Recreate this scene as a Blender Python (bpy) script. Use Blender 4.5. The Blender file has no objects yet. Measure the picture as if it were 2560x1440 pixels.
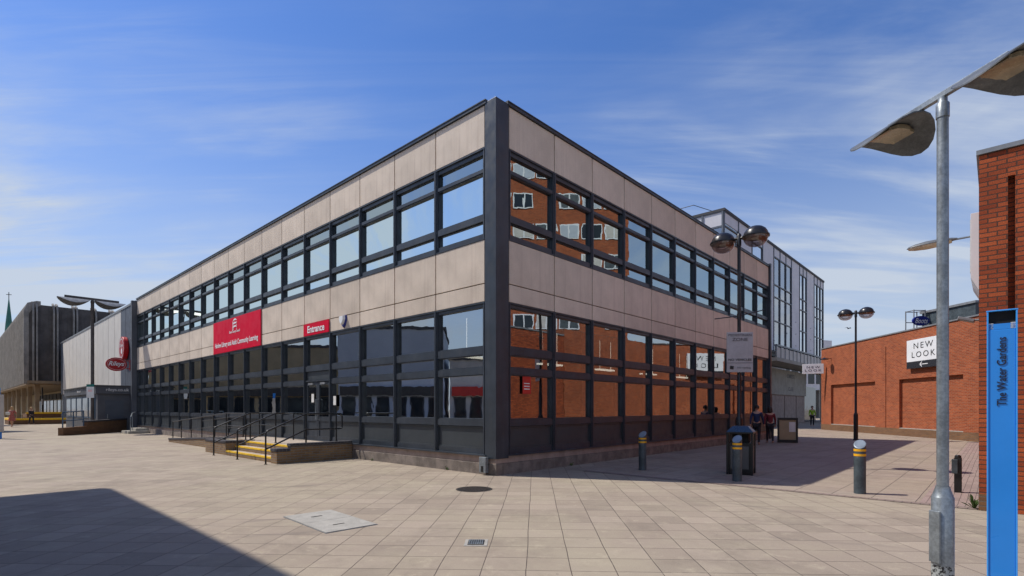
import bpy, bmesh, math, random
from mathutils import Vector, Matrix
random.seed(7)
R = math.radians
scene = bpy.context.scene

# ------------------------------------------------------------------ camera
EYE = 1.6
FOC = 1311.0            # focal length in photo pixels (photo 2560 wide)
cam_d = bpy.data.cameras.new("camera")
cam = bpy.data.objects.new("camera", cam_d)
scene.collection.objects.link(cam)
cam.location = (0, 0, EYE)
cam.rotation_euler = (R(90), 0, 0)
cam_d.sensor_width = 36.0
cam_d.lens = 36.0 * FOC / 2560.0
cam_d.shift_x = 0.0
cam_d.shift_y = 300.0 / 2560.0
cam_d.clip_start = 0.05
cam_d.clip_end = 3000
scene.camera = cam

# ------------------------------------------------------------------ sky and sun
SUN_DIR = Vector((-0.965, 0.26, 1.38)).normalized()
SUN_EL = math.asin(SUN_DIR.z)
SUN_AZ = math.atan2(SUN_DIR.x, SUN_DIR.y)
w = bpy.data.worlds.new("World"); scene.world = w; w.use_nodes = True
nt = w.node_tree; nt.nodes.clear()
N = nt.nodes.new; Lk = nt.links.new
out = N('ShaderNodeOutputWorld'); bg = N('ShaderNodeBackground'); bg.inputs[1].default_value = 0.08
sky = N('ShaderNodeTexSky'); sky.sky_type = 'NISHITA'; sky.sun_disc = False
sky.sun_elevation = SUN_EL; sky.sun_rotation = SUN_AZ
sky.air_density = 1.35; sky.dust_density = 0.5; sky.ozone_density = 4.5; sky.altitude = 50
tc = N('ShaderNodeTexCoord'); sep = N('ShaderNodeSeparateXYZ'); Lk(tc.outputs['Generated'], sep.inputs[0])
def mth(op, a, b=None, c=None, tree=nt):
    n = tree.nodes.new('ShaderNodeMath'); n.operation = op
    for i, v in enumerate((a, b, c)):
        if v is None: continue
        if isinstance(v, (int, float)): n.inputs[i].default_value = v
        else: tree.links.new(v, n.inputs[i])
    return n.outputs[0]
zc = mth('ADD', mth('MAXIMUM', sep.outputs[2], 0.0), 0.12)
cmb = N('ShaderNodeCombineXYZ')
Lk(mth('DIVIDE', sep.outputs[0], zc), cmb.inputs[0]); Lk(mth('DIVIDE', sep.outputs[1], zc), cmb.inputs[1])
def cloud(rot, sc, nscale, lo, hi, detail=7, dist=0.6):
    mp = N('ShaderNodeMapping'); mp.inputs['Rotation'].default_value = (0, 0, R(rot)); mp.inputs['Scale'].default_value = sc
    Lk(cmb.outputs[0], mp.inputs[0])
    nz = N('ShaderNodeTexNoise'); nz.inputs['Scale'].default_value = nscale; nz.inputs['Detail'].default_value = detail
    nz.inputs['Roughness'].default_value = 0.6; nz.inputs['Distortion'].default_value = dist
    Lk(mp.outputs[0], nz.inputs['Vector'])
    r = N('ShaderNodeMapRange'); r.interpolation_type = 'SMOOTHSTEP'
    r.inputs[1].default_value = lo; r.inputs[2].default_value = hi; Lk(nz.outputs[0], r.inputs[0])
    return r.outputs[0]
c1 = cloud(31, (0.42, 1.7, 1), 0.62, 0.40, 0.66, 10, 1.3)
c2 = cloud(24, (0.35, 3.6, 1), 1.5, 0.42, 0.8, 9, 0.9)
c3 = cloud(15, (0.6, 0.8, 1), 0.5, 0.42, 0.60, 5, 0.3)
cl = mth('MULTIPLY', mth('ADD', mth('MULTIPLY', c1, 0.78), mth('MULTIPLY', c2, 0.36)), mth('ADD', 0.16, mth('MULTIPLY', c3, 1.05)))
hz = N('ShaderNodeMapRange'); hz.interpolation_type = 'SMOOTHSTEP'
hz.inputs[1].default_value = 0.62; hz.inputs[2].default_value = -0.02
Lk(sep.outputs[2], hz.inputs[0])
hf = mth('MULTIPLY', mth('POWER', hz.outputs[0], 1.45), 0.80)
fac = mth('MINIMUM', mth('ADD', cl, hf), 0.93)
hsv = N('ShaderNodeHueSaturation'); hsv.inputs['Saturation'].default_value = 1.12; hsv.inputs['Value'].default_value = 1.0
Lk(sky.outputs[0], hsv.inputs['Color'])
mx = N('ShaderNodeMix'); mx.data_type = 'RGBA'
tn = N('ShaderNodeMix'); tn.data_type = 'RGBA'; tn.blend_type = 'MULTIPLY'; tn.inputs[0].default_value = 1.0
Lk(hsv.outputs[0], tn.inputs[6]); tn.inputs[7].default_value = (1.2, 1.38, 1.9, 1)
Lk(fac, mx.inputs[0]); Lk(tn.outputs[2], mx.inputs[6]); mx.inputs[7].default_value = (8.3, 9.3, 10.8, 1)
Lk(mx.outputs[2], bg.inputs[0]); Lk(bg.outputs[0], out.inputs[0])

sd = bpy.data.lights.new("sun", 'SUN'); sd.energy = 5.0; sd.angle = R(0.55); sd.color = (1.0, 0.945, 0.86)
so = bpy.data.objects.new("sun", sd); scene.collection.objects.link(so)
so.rotation_euler = SUN_DIR.to_track_quat('Z', 'Y').to_euler()
scene.view_settings.view_transform = 'Standard'; scene.view_settings.look = 'None'
scene.view_settings.exposure = -0.2; scene.view_settings.gamma = 1.0
scene.view_settings.use_curve_mapping = False
scene.cycles.caustics_reflective = False; scene.cycles.caustics_refractive = False
scene.cycles.max_bounces = 10; scene.cycles.transparent_max_bounces = 12
scene.cycles.use_denoising = True

# ------------------------------------------------------------------ helpers
COL = scene.collection
def G(x, y):
    """ground point seen at photo pixel (x, y)"""
    Y = EYE * FOC / (y - 1020.0); return ((x - 1280.0) / FOC * Y, Y)

def tag(o, label=None, cat=None, group=None, kind=None):
    if label: o['label'] = label
    if cat: o['category'] = cat
    if group: o['group'] = group
    if kind: o['kind'] = kind
    return o
def empty(name, loc=(0, 0, 0), rz=0, label=None, cat=None, group=None):
    o = bpy.data.objects.new(name, None); COL.objects.link(o)
    o.location = loc; o.rotation_euler = (0, 0, rz); o.empty_display_size = 0.2
    return tag(o, label, cat, group)
def uvbox(me, swap=False):
    uv = me.uv_layers.new(name="uv") if not me.uv_layers else me.uv_layers[0]
    for p in me.polygons:
        n = p.normal
        if abs(n.z) > 0.7:
            for li in p.loop_indices:
                c = me.vertices[me.loops[li].vertex_index].co; uv.data[li].uv = (c.x, c.y)
        else:
            t = Vector((-n.y, n.x, 0)).normalized()
            for li in p.loop_indices:
                c = me.vertices[me.loops[li].vertex_index].co; uv.data[li].uv = (c.dot(t), c.z)

class MB:
    def __init__(s): s.v = []; s.f = []; s.mi = []; s.cur = 0
    def add(s, vs, fs):
        b = len(s.v); s.v += [tuple(v) for v in vs]
        for f in fs: s.f.append(tuple(b + i for i in f)); s.mi.append(s.cur)
        return s
    def box(s, x0, x1, y0, y1, z0, z1):
        if x0 > x1: x0, x1 = x1, x0
        if y0 > y1: y0, y1 = y1, y0
        if z0 > z1: z0, z1 = z1, z0
        v = [(x0,y0,z0),(x1,y0,z0),(x1,y1,z0),(x0,y1,z0),(x0,y0,z1),(x1,y0,z1),(x1,y1,z1),(x0,y1,z1)]
        return s.add(v, [(0,3,2,1),(4,5,6,7),(0,1,5,4),(1,2,6,5),(2,3,7,6),(3,0,4,7)])
    def obox(s, c, ax, ay, az, hx, hy, hz_):
        """oriented box: centre, three axes, half sizes"""
        c = Vector(c); ax = Vector(ax).normalized(); ay = Vector(ay).normalized(); az = Vector(az).normalized()
        v = [c + ax*hx*i + ay*hy*j + az*hz_*k for k in (-1, 1) for i, j in ((-1,-1),(1,-1),(1,1),(-1,1))]
        return s.add(v, [(0,3,2,1),(4,5,6,7),(0,1,5,4),(1,2,6,5),(2,3,7,6),(3,0,4,7)])
    def prism(s, poly, z0, z1):
        n = len(poly)
        v = [(p[0], p[1], z0) for p in poly] + [(p[0], p[1], z1) for p in poly]
        return s.add(v, [tuple(range(n))[::-1], tuple(range(n, 2*n))] + [(i, (i+1) % n, n+(i+1) % n, n+i) for i in range(n)])
    def prof(s, poly, x0, x1, axis='x'):
        """extrude polygon (a, z) along axis x (a=y) or y (a=x)"""
        n = len(poly)
        if axis == 'x': v = [(x0, p[0], p[1]) for p in poly] + [(x1, p[0], p[1]) for p in poly]
        else: v = [(p[0], x0, p[1]) for p in poly] + [(p[0], x1, p[1]) for p in poly]
        return s.add(v, [tuple(range(n)), tuple(range(n, 2*n))[::-1]] + [(i, n+i, n+(i+1) % n, (i+1) % n) for i in range(n)])
    def tube(s, pts, r, seg=10, caps=True, radii=None):
        pts = [Vector(p) for p in pts]; n = len(pts)
        t0 = (pts[1]-pts[0]).normalized()
        up = Vector((0, 0, 1)) if abs(t0.z) < 0.9 else Vector((1, 0, 0))
        a = t0.cross(up).normalized(); rings = []; pt = t0
        for i in range(n):
            if i == 0: t = t0
            elif i == n-1: t = (pts[-1]-pts[-2]).normalized()
            else: t = ((pts[i]-pts[i-1]).normalized() + (pts[i+1]-pts[i]).normalized()).normalized()
            q = pt.rotation_difference(t); a = (q @ a).normalized(); pt = t
            b = t.cross(a).normalized()
            k = 1.0
            if 0 < i < n-1:
                cs = (pts[i]-pts[i-1]).normalized().dot(t); k = 1/max(cs, 0.5)
            rr = radii[i] if radii else r
            rings.append([pts[i] + (a*math.cos(2*math.pi*j/seg) + b*math.sin(2*math.pi*j/seg))*rr for j in range(seg)])
        v = [p for rg in rings for p in rg]; f = []
        for i in range(n-1):
            for j in range(seg):
                f.append((i*seg+j, i*seg+(j+1) % seg, (i+1)*seg+(j+1) % seg, (i+1)*seg+j))
        if caps: f.append(tuple(range(seg))[::-1]); f.append(tuple((n-1)*seg+j for j in range(seg)))
        return s.add(v, f)
    def lathe(s, prof, c=(0, 0, 0), seg=24, cap=True):
        v = []; f = []; n = len(prof)
        for r, z in prof:
            for j in range(seg):
                a = 2*math.pi*j/seg; v.append((c[0]+r*math.cos(a), c[1]+r*math.sin(a), c[2]+z))
        for i in range(n-1):
            for j in range(seg): f.append((i*seg+j, i*seg+(j+1) % seg, (i+1)*seg+(j+1) % seg, (i+1)*seg+j))
        if cap: f.append(tuple(range(seg))[::-1]); f.append(tuple((n-1)*seg+j for j in range(seg)))
        return s.add(v, f)
    def build(s, name, m, parent=None, loc=(0, 0, 0), rot=(0, 0, 0), bevel=0, smooth=False, uv=True, recalc=True, **tg):
        me = bpy.data.meshes.new(name)
        if recalc:
            bm = bmesh.new(); vs = [bm.verts.new(v) for v in s.v]
            for f, k in zip(s.f, s.mi):
                try: fc = bm.faces.new([vs[i] for i in f]); fc.material_index = k
                except ValueError: pass
            bmesh.ops.recalc_face_normals(bm, faces=bm.faces[:]); bm.to_mesh(me); bm.free()
        else:
            me.from_pydata(s.v, [], s.f); me.update()
        for mm in (m if isinstance(m, (list, tuple)) else [m]): me.materials.append(mm)
        if uv: uvbox(me)
        if smooth:
            for p in me.polygons: p.use_smooth = True
            try: me.set_sharp_from_angle(angle=R(38))
            except Exception: pass
        o = bpy.data.objects.new(name, me); COL.objects.link(o)
        if parent: o.parent = parent
        o.location = loc; o.rotation_euler = rot
        if bevel:
            b = o.modifiers.new('bevel', 'BEVEL'); b.width = bevel; b.segments = 2; b.limit_method = 'ANGLE'; b.angle_limit = R(40)
        return tag(o, tg.get('label'), tg.get('cat'), tg.get('group'), tg.get('kind'))

def children_of(o): return [c for c in bpy.data.objects if c.parent == o]
def copy_tree(o, parent=None, kids=None):
    c = o.copy(); COL.objects.link(c); c.parent = parent
    for ch in children_of(o): copy_tree(ch, c)
    return c

def lettering(body, m, parent, loc, rot, width=None, height=None, name='lettering', bold=0.0, depth=0.004, shear=0, spacing=1.0, align='CENTER'):
    cu = bpy.data.curves.new(name, 'FONT'); cu.body = body; cu.align_x = align; cu.align_y = 'CENTER'
    cu.offset = bold; cu.extrude = 0.02; cu.shear = shear; cu.space_character = spacing; cu.space_line = 0.95; cu.resolution_u = 3
    tmp = bpy.data.objects.new(name, cu)
    me = bpy.data.meshes.new_from_object(tmp)
    bpy.data.objects.remove(tmp); bpy.data.curves.remove(cu)
    xs = [v.co.x for v in me.vertices]; ys = [v.co.y for v in me.vertices]
    wx, wy = max(xs)-min(xs), max(ys)-min(ys); cx, cy = (max(xs)+min(xs))/2, (max(ys)+min(ys))/2
    if height is None: sx = sy = width/wx
    elif width is None: sx = sy = height/wy
    else: sx, sy = width/wx, height/wy
    for v in me.vertices:
        v.co = Vector(((v.co.x-cx)*sx, (v.co.y-cy)*sy, v.co.z/0.02*depth/2))
    me.materials.append(m)
    o = bpy.data.objects.new(name, me); COL.objects.link(o); o.parent = parent; o.location = loc; o.rotation_euler = rot
    return o

# ------------------------------------------------------------------ materials
def newmat(name):
    m = bpy.data.materials.new(name); m.use_nodes = True
    return m, m.node_tree, m.node_tree.nodes['Principled BSDF']
def node(t, typ, **kw):
    n = t.nodes.new(typ)
    for k, v in kw.items(): setattr(n, k, v)
    return n
def noise(t, vec, scale, detail=4, rough=0.6, dist=0):
    n = node(t, 'ShaderNodeTexNoise'); n.inputs['Scale'].default_value = scale; n.inputs['Detail'].default_value = detail
    n.inputs['Roughness'].default_value = rough; n.inputs['Distortion'].default_value = dist
    if vec: t.links.new(vec, n.inputs['Vector'])
    return n.outputs[0]
def mapr(t, v, a, b, c, d, smooth=True):
    n = node(t, 'ShaderNodeMapRange')
    if smooth: n.interpolation_type = 'SMOOTHSTEP'
    for i, x in enumerate((a, b, c, d)): n.inputs[i+1].default_value = x
    t.links.new(v, n.inputs[0]); return n.outputs[0]
def mixc(t, f, a, b, mode='MIX'):
    n = node(t, 'ShaderNodeMix', data_type='RGBA', blend_type=mode)
    for i, v in ((0, f), (6, a), (7, b)):
        if isinstance(v, (int, float)): n.inputs[i].default_value = v
        elif isinstance(v, tuple): n.inputs[i].default_value = (v[0], v[1], v[2], 1)
        else: t.links.new(v, n.inputs[i])
    return n.outputs[2]
def bumpn(t, h, strength, distance, normal=None):
    b = node(t, 'ShaderNodeBump'); b.inputs['Strength'].default_value = strength; b.inputs['Distance'].default_value = distance
    t.links.new(h, b.inputs['Height'])
    if normal: t.links.new(normal, b.inputs['Normal'])
    return b.outputs[0]
def coords(t, kind='Object', scale=(1, 1, 1), rot=(0, 0, 0), loc=(0, 0, 0)):
    c = node(t, 'ShaderNodeTexCoord'); m = node(t, 'ShaderNodeMapping')
    m.inputs['Scale'].default_value = scale; m.inputs['Rotation'].default_value = rot; m.inputs['Location'].default_value = loc
    t.links.new(c.outputs[kind], m.inputs[0]); return m.outputs[0]

def surf(name, col, rough=0.5, metal=0.0, var=0.12, vscale=3.0, fine=0.06, fscale=60, bump=0.0, bscale=80, streak=0.0, streakcol=None, spec=0.5, coat=0.0, dirt=None):
    m, t, p = newmat(name); o = coords(t)
    c = mixc(t, mapr(t, noise(t, o, vscale, 5), 0.3, 0.7, 0, 1), tuple(x*(1-var) for x in col), tuple(min(1, x*(1+var)) for x in col))
    if fine: c = mixc(t, fine, c, mixc(t, mapr(t, noise(t, o, fscale, 3, 0.7), 0.35, 0.65, 0, 1), (0, 0, 0), (1, 1, 1)), 'OVERLAY')
    if streak:
        s = coords(t, scale=(7, 7, 0.35)); k = mapr(t, noise(t, s, 1.0, 6, 0.65), 0.48, 0.8, 0, streak)
        c = mixc(t, k, c, streakcol or tuple(x*0.45 for x in col))
    if dirt: c = mixc(t, mapr(t, noise(t, o, dirt[1], 6, 0.7), dirt[2], dirt[3], 0, 1), c, dirt[0])
    t.links.new(c, p.inputs['Base Color'])
    t.links.new(mapr(t, noise(t, o, vscale*2.3, 4), 0.3, 0.7, max(0.03, rough-0.07), min(1, rough+0.1)), p.inputs['Roughness'])
    p.inputs['Metallic'].default_value = metal; p.inputs['Specular IOR Level'].default_value = spec
    if coat: p.inputs['Coat Weight'].default_value = coat; p.inputs['Coat Roughness'].default_value = 0.05
    if bump: t.links.new(bumpn(t, noise(t, o, bscale, 4), 0.6, bump), p.inputs['Normal'])
    return m

def brickmat(name, c1, c2, mortar, bw=0.225, rh=0.075, ms=0.011, bump=0.006, var=0.35, dark=None):
    m, t, p = newmat(name); uv = coords(t, 'UV')
    wob = node(t, 'ShaderNodeVectorMath', operation='SCALE'); 
    nz = node(t, 'ShaderNodeTexNoise'); nz.inputs['Scale'].default_value = 9; t.links.new(uv, nz.inputs['Vector'])
    t.links.new(nz.outputs[1], wob.inputs[0]); wob.inputs['Scale'].default_value = 0.004
    ad = node(t, 'ShaderNodeVectorMath', operation='ADD'); t.links.new(uv, ad.inputs[0]); t.links.new(wob.outputs[0], ad.inputs[1])
    b = node(t, 'ShaderNodeTexBrick', offset=0.5); t.links.new(ad.outputs[0], b.inputs['Vector'])
    b.inputs['Scale'].default_value = 1; b.inputs['Brick Width'].default_value = bw; b.inputs['Row Height'].default_value = rh
    b.inputs['Mortar Size'].default_value = ms; b.inputs['Mortar Smooth'].default_value = 0.25; b.inputs['Bias'].default_value = 0.0
    b.inputs['Color1'].default_value = (*c1, 1); b.inputs['Color2'].default_value = (*c2, 1); b.inputs['Mortar'].default_value = (*mortar, 1)
    c = mixc(t, 0.22, b.outputs[0], mixc(t, mapr(t, noise(t, uv, 1.1, 6, 0.65), 0.3, 0.7, 0, 1), (0.28, 0.28, 0.28), (0.72, 0.72, 0.72)), 'OVERLAY')
    c = mixc(t, var, c, mixc(t, mapr(t, noise(t, uv, 90, 3, 0.7), 0.3, 0.7, 0, 1), (0.15, 0.15, 0.15), (0.85, 0.85, 0.85)), 'OVERLAY')
    if dark: c = mixc(t, mapr(t, noise(t, uv, 0.7, 7, 0.7), 0.52, 0.78, 0, 0.6), c, dark)
    t.links.new(c, p.inputs['Base Color']); p.inputs['Roughness'].default_value = 0.88; p.inputs['Specular IOR Level'].default_value = 0.25
    h = mth('ADD', mth('MULTIPLY', mth('SUBTRACT', 1.0, b.outputs[1], tree=t), 1.0, tree=t), mth('MULTIPLY', noise(t, uv, 60, 4, 0.7), 0.45, tree=t), tree=t)
    t.links.new(bumpn(t, h, 0.9, bump), p.inputs['Normal'])
    return m

def slabmat(name, size, rot, cols, joint, jw=0.006, loc=(0, 0, 0), offset=0.0, size2=None):
    m, t, p = newmat(name); o = coords(t, 'Object', rot=(0, 0, rot), loc=loc)
    nzv = node(t, 'ShaderNodeTexNoise'); nzv.inputs['Scale'].default_value = 0.9; t.links.new(o, nzv.inputs['Vector'])
    wob = node(t, 'ShaderNodeVectorMath', operation='SCALE'); t.links.new(nzv.outputs[1], wob.inputs[0]); wob.inputs['Scale'].default_value = 0.03
    ad = node(t, 'ShaderNodeVectorMath', operation='ADD'); t.links.new(o, ad.inputs[0]); t.links.new(wob.outputs[0], ad.inputs[1])
    def brk(ca, cb, mo, sz, bias=0.0, vec=ad.outputs[0]):
        b = node(t, 'ShaderNodeTexBrick', offset=offset, offset_frequency=2); t.links.new(vec, b.inputs['Vector'])
        b.inputs['Scale'].default_value = 1; b.inputs['Brick Width'].default_value = sz; b.inputs['Row Height'].default_value = size2 or sz
        b.inputs['Mortar Size'].default_value = jw; b.inputs['Mortar Smooth'].default_value = 0.3; b.inputs['Bias'].default_value = bias
        for k, v in (('Color1', ca), ('Color2', cb), ('Mortar', mo)): b.inputs[k].default_value = (*v, 1)
        return b
    b = brk(cols[0], cols[1], joint, size)
    b2 = brk((0, 0, 0), (1, 1, 1), (0.5, 0.5, 0.5), size)
    sp_ = node(t, 'ShaderNodeSeparateColor'); t.links.new(b2.outputs[0], sp_.inputs[0])
    c = mixc(t, mapr(t, sp_.outputs[0], 0.86, 0.88, 0, 0.55), b.outputs[0], tuple(x*0.72 for x in cols[0]))
    c = mixc(t, mapr(t, sp_.outputs[0], 0.10, 0.08, 0, 0.5), c, tuple(x*1.18 for x in cols[1]))
    # slab groups of another tint, broad stains, speckle
    c = mixc(t, mth('MULTIPLY', mapr(t, noise(t, o, 0.25, 6, 0.7), 0.42, 0.62, 0, 0.75), mth('SUBTRACT', 1, b.outputs[1], tree=t), tree=t), c, cols[2])
    c = mixc(t, mapr(t, noise(t, o, 0.6, 8, 0.75, 0.4), 0.47, 0.72, 0, 0.55), c, tuple(x*0.62 for x in cols[0]))
    c = mixc(t, mapr(t, noise(t, o, 3.5, 5, 0.75), 0.52, 0.72, 0, 0.45), c, tuple(min(1, x*1.3) for x in cols[2]))
    c = mixc(t, 0.34, c, mixc(t, mapr(t, noise(t, o, 150, 3, 0.8), 0.3, 0.7, 0, 1), (0.1, 0.1, 0.1), (0.9, 0.9, 0.9)), 'OVERLAY')
    wv_ = node(t, 'ShaderNodeTexWave', wave_type='RINGS', rings_direction='Z'); wv_.inputs['Scale'].default_value = 0.28; wv_.inputs['Distortion'].default_value = 5; wv_.inputs['Detail'].default_value = 2
    t.links.new(o, wv_.inputs['Vector'])
    c = mixc(t, mth('MULTIPLY', mapr(t, wv_.outputs[0], 0.93, 1.0, 0, 0.3), mapr(t, noise(t, o, 0.35, 3), 0.5, 0.65, 0, 1), tree=t), c, (0.13, 0.11, 0.10))
    # chewing gum and small spots
    vo = node(t, 'ShaderNodeTexVoronoi'); vo.inputs['Scale'].default_value = 3.0; t.links.new(o, vo.inputs['Vector'])
    c = mixc(t, mapr(t, vo.outputs['Distance'], 0.035, 0.06, 0.45, 0.0), c, (0.12, 0.105, 0.095))
    t.links.new(c, p.inputs['Base Color']); p.inputs['Roughness'].default_value = 0.82; p.inputs['Specular IOR Level'].default_value = 0.3
    h = mth('ADD', mth('MULTIPLY', mth('SUBTRACT', 1.0, b.outputs[1], tree=t), 1.0, tree=t), mth('MULTIPLY', noise(t, o, 120, 3, 0.7), 0.3, tree=t), tree=t)
    t.links.new(bumpn(t, h, 0.8, 0.004), p.inputs['Normal'])
    return m

def glassmat(name, tint, refl_lo, refl_hi, wob=0.0015, wscale=1.4, rcol=(1, 1, 1)):
    """coated window pane: mirror-like share plus tinted see-through share"""
    m, t, p = newmat(name); t.nodes.remove(p); outn = t.nodes['Material Output']
    o = coords(t, 'Object')
    g = node(t, 'ShaderNodeBsdfGlossy'); g.inputs['Roughness'].default_value = 0.0; g.inputs['Color'].default_value = (*rcol, 1)
    tr = node(t, 'ShaderNodeBsdfTransparent'); tr.inputs['Color'].default_value = (*tint, 1)
    geo = node(t, 'ShaderNodeNewGeometry')
    pos = node(t, 'ShaderNodeVectorMath', operation='ADD'); t.links.new(geo.outputs['Position'], pos.inputs[0])
    bn = bumpn(t, noise(t, pos.outputs[0], wscale, 2, 0.5, 0.4), 1.0, wob); t.links.new(bn, g.inputs['Normal'])
    fr = node(t, 'ShaderNodeFresnel'); fr.inputs['IOR'].default_value = 1.9
    f = mapr(t, fr.outputs[0], 0.09, 0.6, refl_lo, refl_hi, False)
    ms = node(t, 'ShaderNodeMixShader'); t.links.new(f, ms.inputs[0]); t.links.new(tr.outputs[0], ms.inputs[1]); t.links.new(g.outputs[0], ms.inputs[2])
    t.links.new(ms.outputs[0], outn.inputs[0]); return m

def emit(name, col, s):
    m, t, p = newmat(name); p.inputs['Emission Color'].default_value = (*col, 1); p.inputs['Emission Strength'].default_value = s
    p.inputs['Base Color'].default_value = (*col, 1); return m

M = {}
M['paving'] = slabmat('paving slabs', 0.44, R(2.5), ((0.305, 0.246, 0.190), (0.375, 0.307, 0.240), (0.375, 0.32, 0.232)), (0.09, 0.07, 0.057), 0.005, (0.07, 0.1, 0))
M['street_paving'] = slabmat('street slabs', 0.62, R(-47.2), ((0.30, 0.238, 0.19), (0.35, 0.283, 0.228), (0.345, 0.285, 0.212)), (0.07, 0.055, 0.05), 0.006, (0.0, 0.2, 0), 0.5)
M['pavers'] = slabmat('small pavers', 0.2, R(-47.2), ((0.30, 0.22, 0.2), (0.36, 0.27, 0.24), (0.33, 0.26, 0.22)), (0.10, 0.08, 0.07), 0.004, (0, 0, 0), 0.5, 0.1)
M['channel'] = slabmat('channel setts', 0.3, R(-47.2), ((0.24, 0.185, 0.16), (0.28, 0.21, 0.18), (0.27, 0.2, 0.16)), (0.08, 0.065, 0.055), 0.005, (0, 0, 0), 0.0, 0.12)
M['frame'] = surf('dark blue-grey aluminium', (0.034, 0.043, 0.056), 0.38, 0.0, 0.22, 1.5, 0.06, spec=0.5, streak=0.35, streakcol=(0.075, 0.08, 0.085), bump=0.0006, bscale=5)
M['pale_frame'] = surf('grey aluminium', (0.11, 0.125, 0.15), 0.4)
M['rib_back'] = surf('rib back shade and dark lamp', (0.10, 0.088, 0.08), 0.95, 0, 0.25, 1, streak=0.5)  # backing between ribs darkened to paint recess shade; also colours the dark lamp
M['infill'] = surf('dark grey infill', (0.042, 0.05, 0.057), 0.42, 0, 0.12, 1.2, 0.02)
M['clad'] = surf('exposed aggregate panel', (0.68, 0.575, 0.47), 0.9, 0, 0.09, 1.1, 0.22, 70, 0.003, 120, streak=0.55, streakcol=(0.44, 0.34, 0.28), spec=0.2, dirt=((0.2, 0.14, 0.11), 9, 0.7, 0.78))
_t = M['clad'].node_tree; _p = _t.nodes['Principled BSDF']; _l = _p.inputs['Base Color'].links[0].from_socket
_oi = node(_t, 'ShaderNodeObjectInfo'); _h = node(_t, 'ShaderNodeHueSaturation'); _t.links.new(mapr(_t, _oi.outputs['Random'], 0, 1, 0.90, 1.05, False), _h.inputs['Value'])
_t.links.new(_l, _h.inputs['Color']); _t.links.new(_h.outputs[0], _p.inputs['Base Color'])
M['joint'] = surf('brown joint', (0.10, 0.065, 0.045), 0.85, 0, 0.15, 2)
M['plinth'] = surf('rough concrete plinth', (0.20, 0.165, 0.14), 0.95, 0, 0.3, 3, 0.25, 70, 0.01, 60, streak=0.5, streakcol=(0.07, 0.065, 0.05))
M['plinth_top'] = surf('pink concrete', (0.34, 0.26, 0.22), 0.9, 0, 0.15, 3, 0.12, 70, 0.003, 80, streak=0.4)
M['roof'] = surf('roof felt', (0.08, 0.08, 0.085), 0.9)
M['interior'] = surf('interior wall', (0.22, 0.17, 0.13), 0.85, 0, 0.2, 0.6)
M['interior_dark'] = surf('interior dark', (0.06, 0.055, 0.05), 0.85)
M['ceiling'] = surf('ceiling', (0.22, 0.21, 0.2), 0.9)
M['carpet'] = surf('carpet', (0.07, 0.07, 0.08), 0.95)
M['tube_light'] = emit('ceiling light', (1.0, 0.93, 0.78), 2.2)
M['glass_up'] = glassmat('upper glazing', (0.35, 0.40, 0.42), 0.46, 0.85, 0.0018, 1.2, (0.84, 0.95, 0.93))
M['glass_low'] = glassmat('lower glazing', (0.42, 0.44, 0.44), 0.50, 0.85, 0.0016, 1.2, (0.80, 0.86, 0.88))
M['glass_far'] = glassmat('far glazing', (0.5, 0.55, 0.58), 0.3, 0.8, 0.001, 0.8)
M['glass_dark'] = surf('dark shop glass', (0.02, 0.025, 0.03), 0.08, 0, 0.2, 1)
M['red'] = surf('gloss red sign', (0.66, 0.003, 0.035), 0.45, 0, 0.04, 1, 0, spec=0.08)
M['white'] = surf('white lettering', (0.85, 0.85, 0.85), 0.5, 0, 0.02, 1, 0)
M['black_rail'] = surf('black painted steel', (0.008, 0.008, 0.009), 0.32, 0, 0.3, 9, 0.02, bump=0.0006, bscale=50)
M['galv'] = surf('galvanised steel', (0.26, 0.29, 0.31), 0.42, 0.55, 0.22, 5, 0.1, 40, 0.0006, 70, streak=0.3, streakcol=(0.16, 0.17, 0.17))
M['yellow'] = surf('yellow nosing', (0.80, 0.50, 0.02), 0.7, 0, 0.12, 8, 0.1)
M['buff_brick'] = brickmat('buff brick', (0.30, 0.19, 0.095), (0.22, 0.13, 0.07), (0.23, 0.2, 0.165), dark=(0.07, 0.05, 0.04))
M['coping'] = brickmat('blue coping brick', (0.05, 0.05, 0.062), (0.075, 0.07, 0.08), (0.12, 0.11, 0.1), 0.11, 0.5)
M['red_brick'] = brickmat('red brick', (0.40, 0.092, 0.030), (0.25, 0.05, 0.019), (0.34, 0.17, 0.10), ms=0.012, bump=0.01)
M['red_brick_near'] = brickmat('near red brick', (0.44, 0.10, 0.034), (0.25, 0.05, 0.02), (0.10, 0.05, 0.035), 0.215, 0.072, 0.009, 0.011, 0.6)
M['brick_base'] = brickmat('brown base brick', (0.22, 0.11, 0.05), (0.17, 0.085, 0.045), (0.16, 0.12, 0.09), dark=(0.09, 0.07, 0.04))
M['step'] = surf('step slab', (0.40, 0.33, 0.26), 0.85, 0, 0.15, 4, 0.15, 120, 0.002, 90)
M['cover'] = surf('concrete filled cover', (0.36, 0.34, 0.30), 0.8, 0, 0.12, 5, 0.2, 120, 0.002, 90)
M['cast'] = surf('cast iron', (0.075, 0.06, 0.05), 0.55, 0.5, 0.3, 12, 0.2, bump=0.004, bscale=40)
M['pit'] = surf('dark gap', (0.01, 0.01, 0.01), 0.9)
M['bollard'] = surf('bollard grey', (0.06, 0.078, 0.088), 0.45, 0, 0.3, 5, 0.15, 50, 0.001, 60, dirt=((0.2, 0.2, 0.19), 14, 0.62, 0.75))
M['bollard_top'] = surf('bollard top', (0.22, 0.26, 0.30), 0.4, 0.2, 0.15, 9)
M['band'] = surf('yellow band', (0.85, 0.42, 0.01), 0.5, 0, 0.06, 9)
M['bin'] = surf('black bin', (0.012, 0.012, 0.012), 0.35, 0, 0.3, 5)
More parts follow.
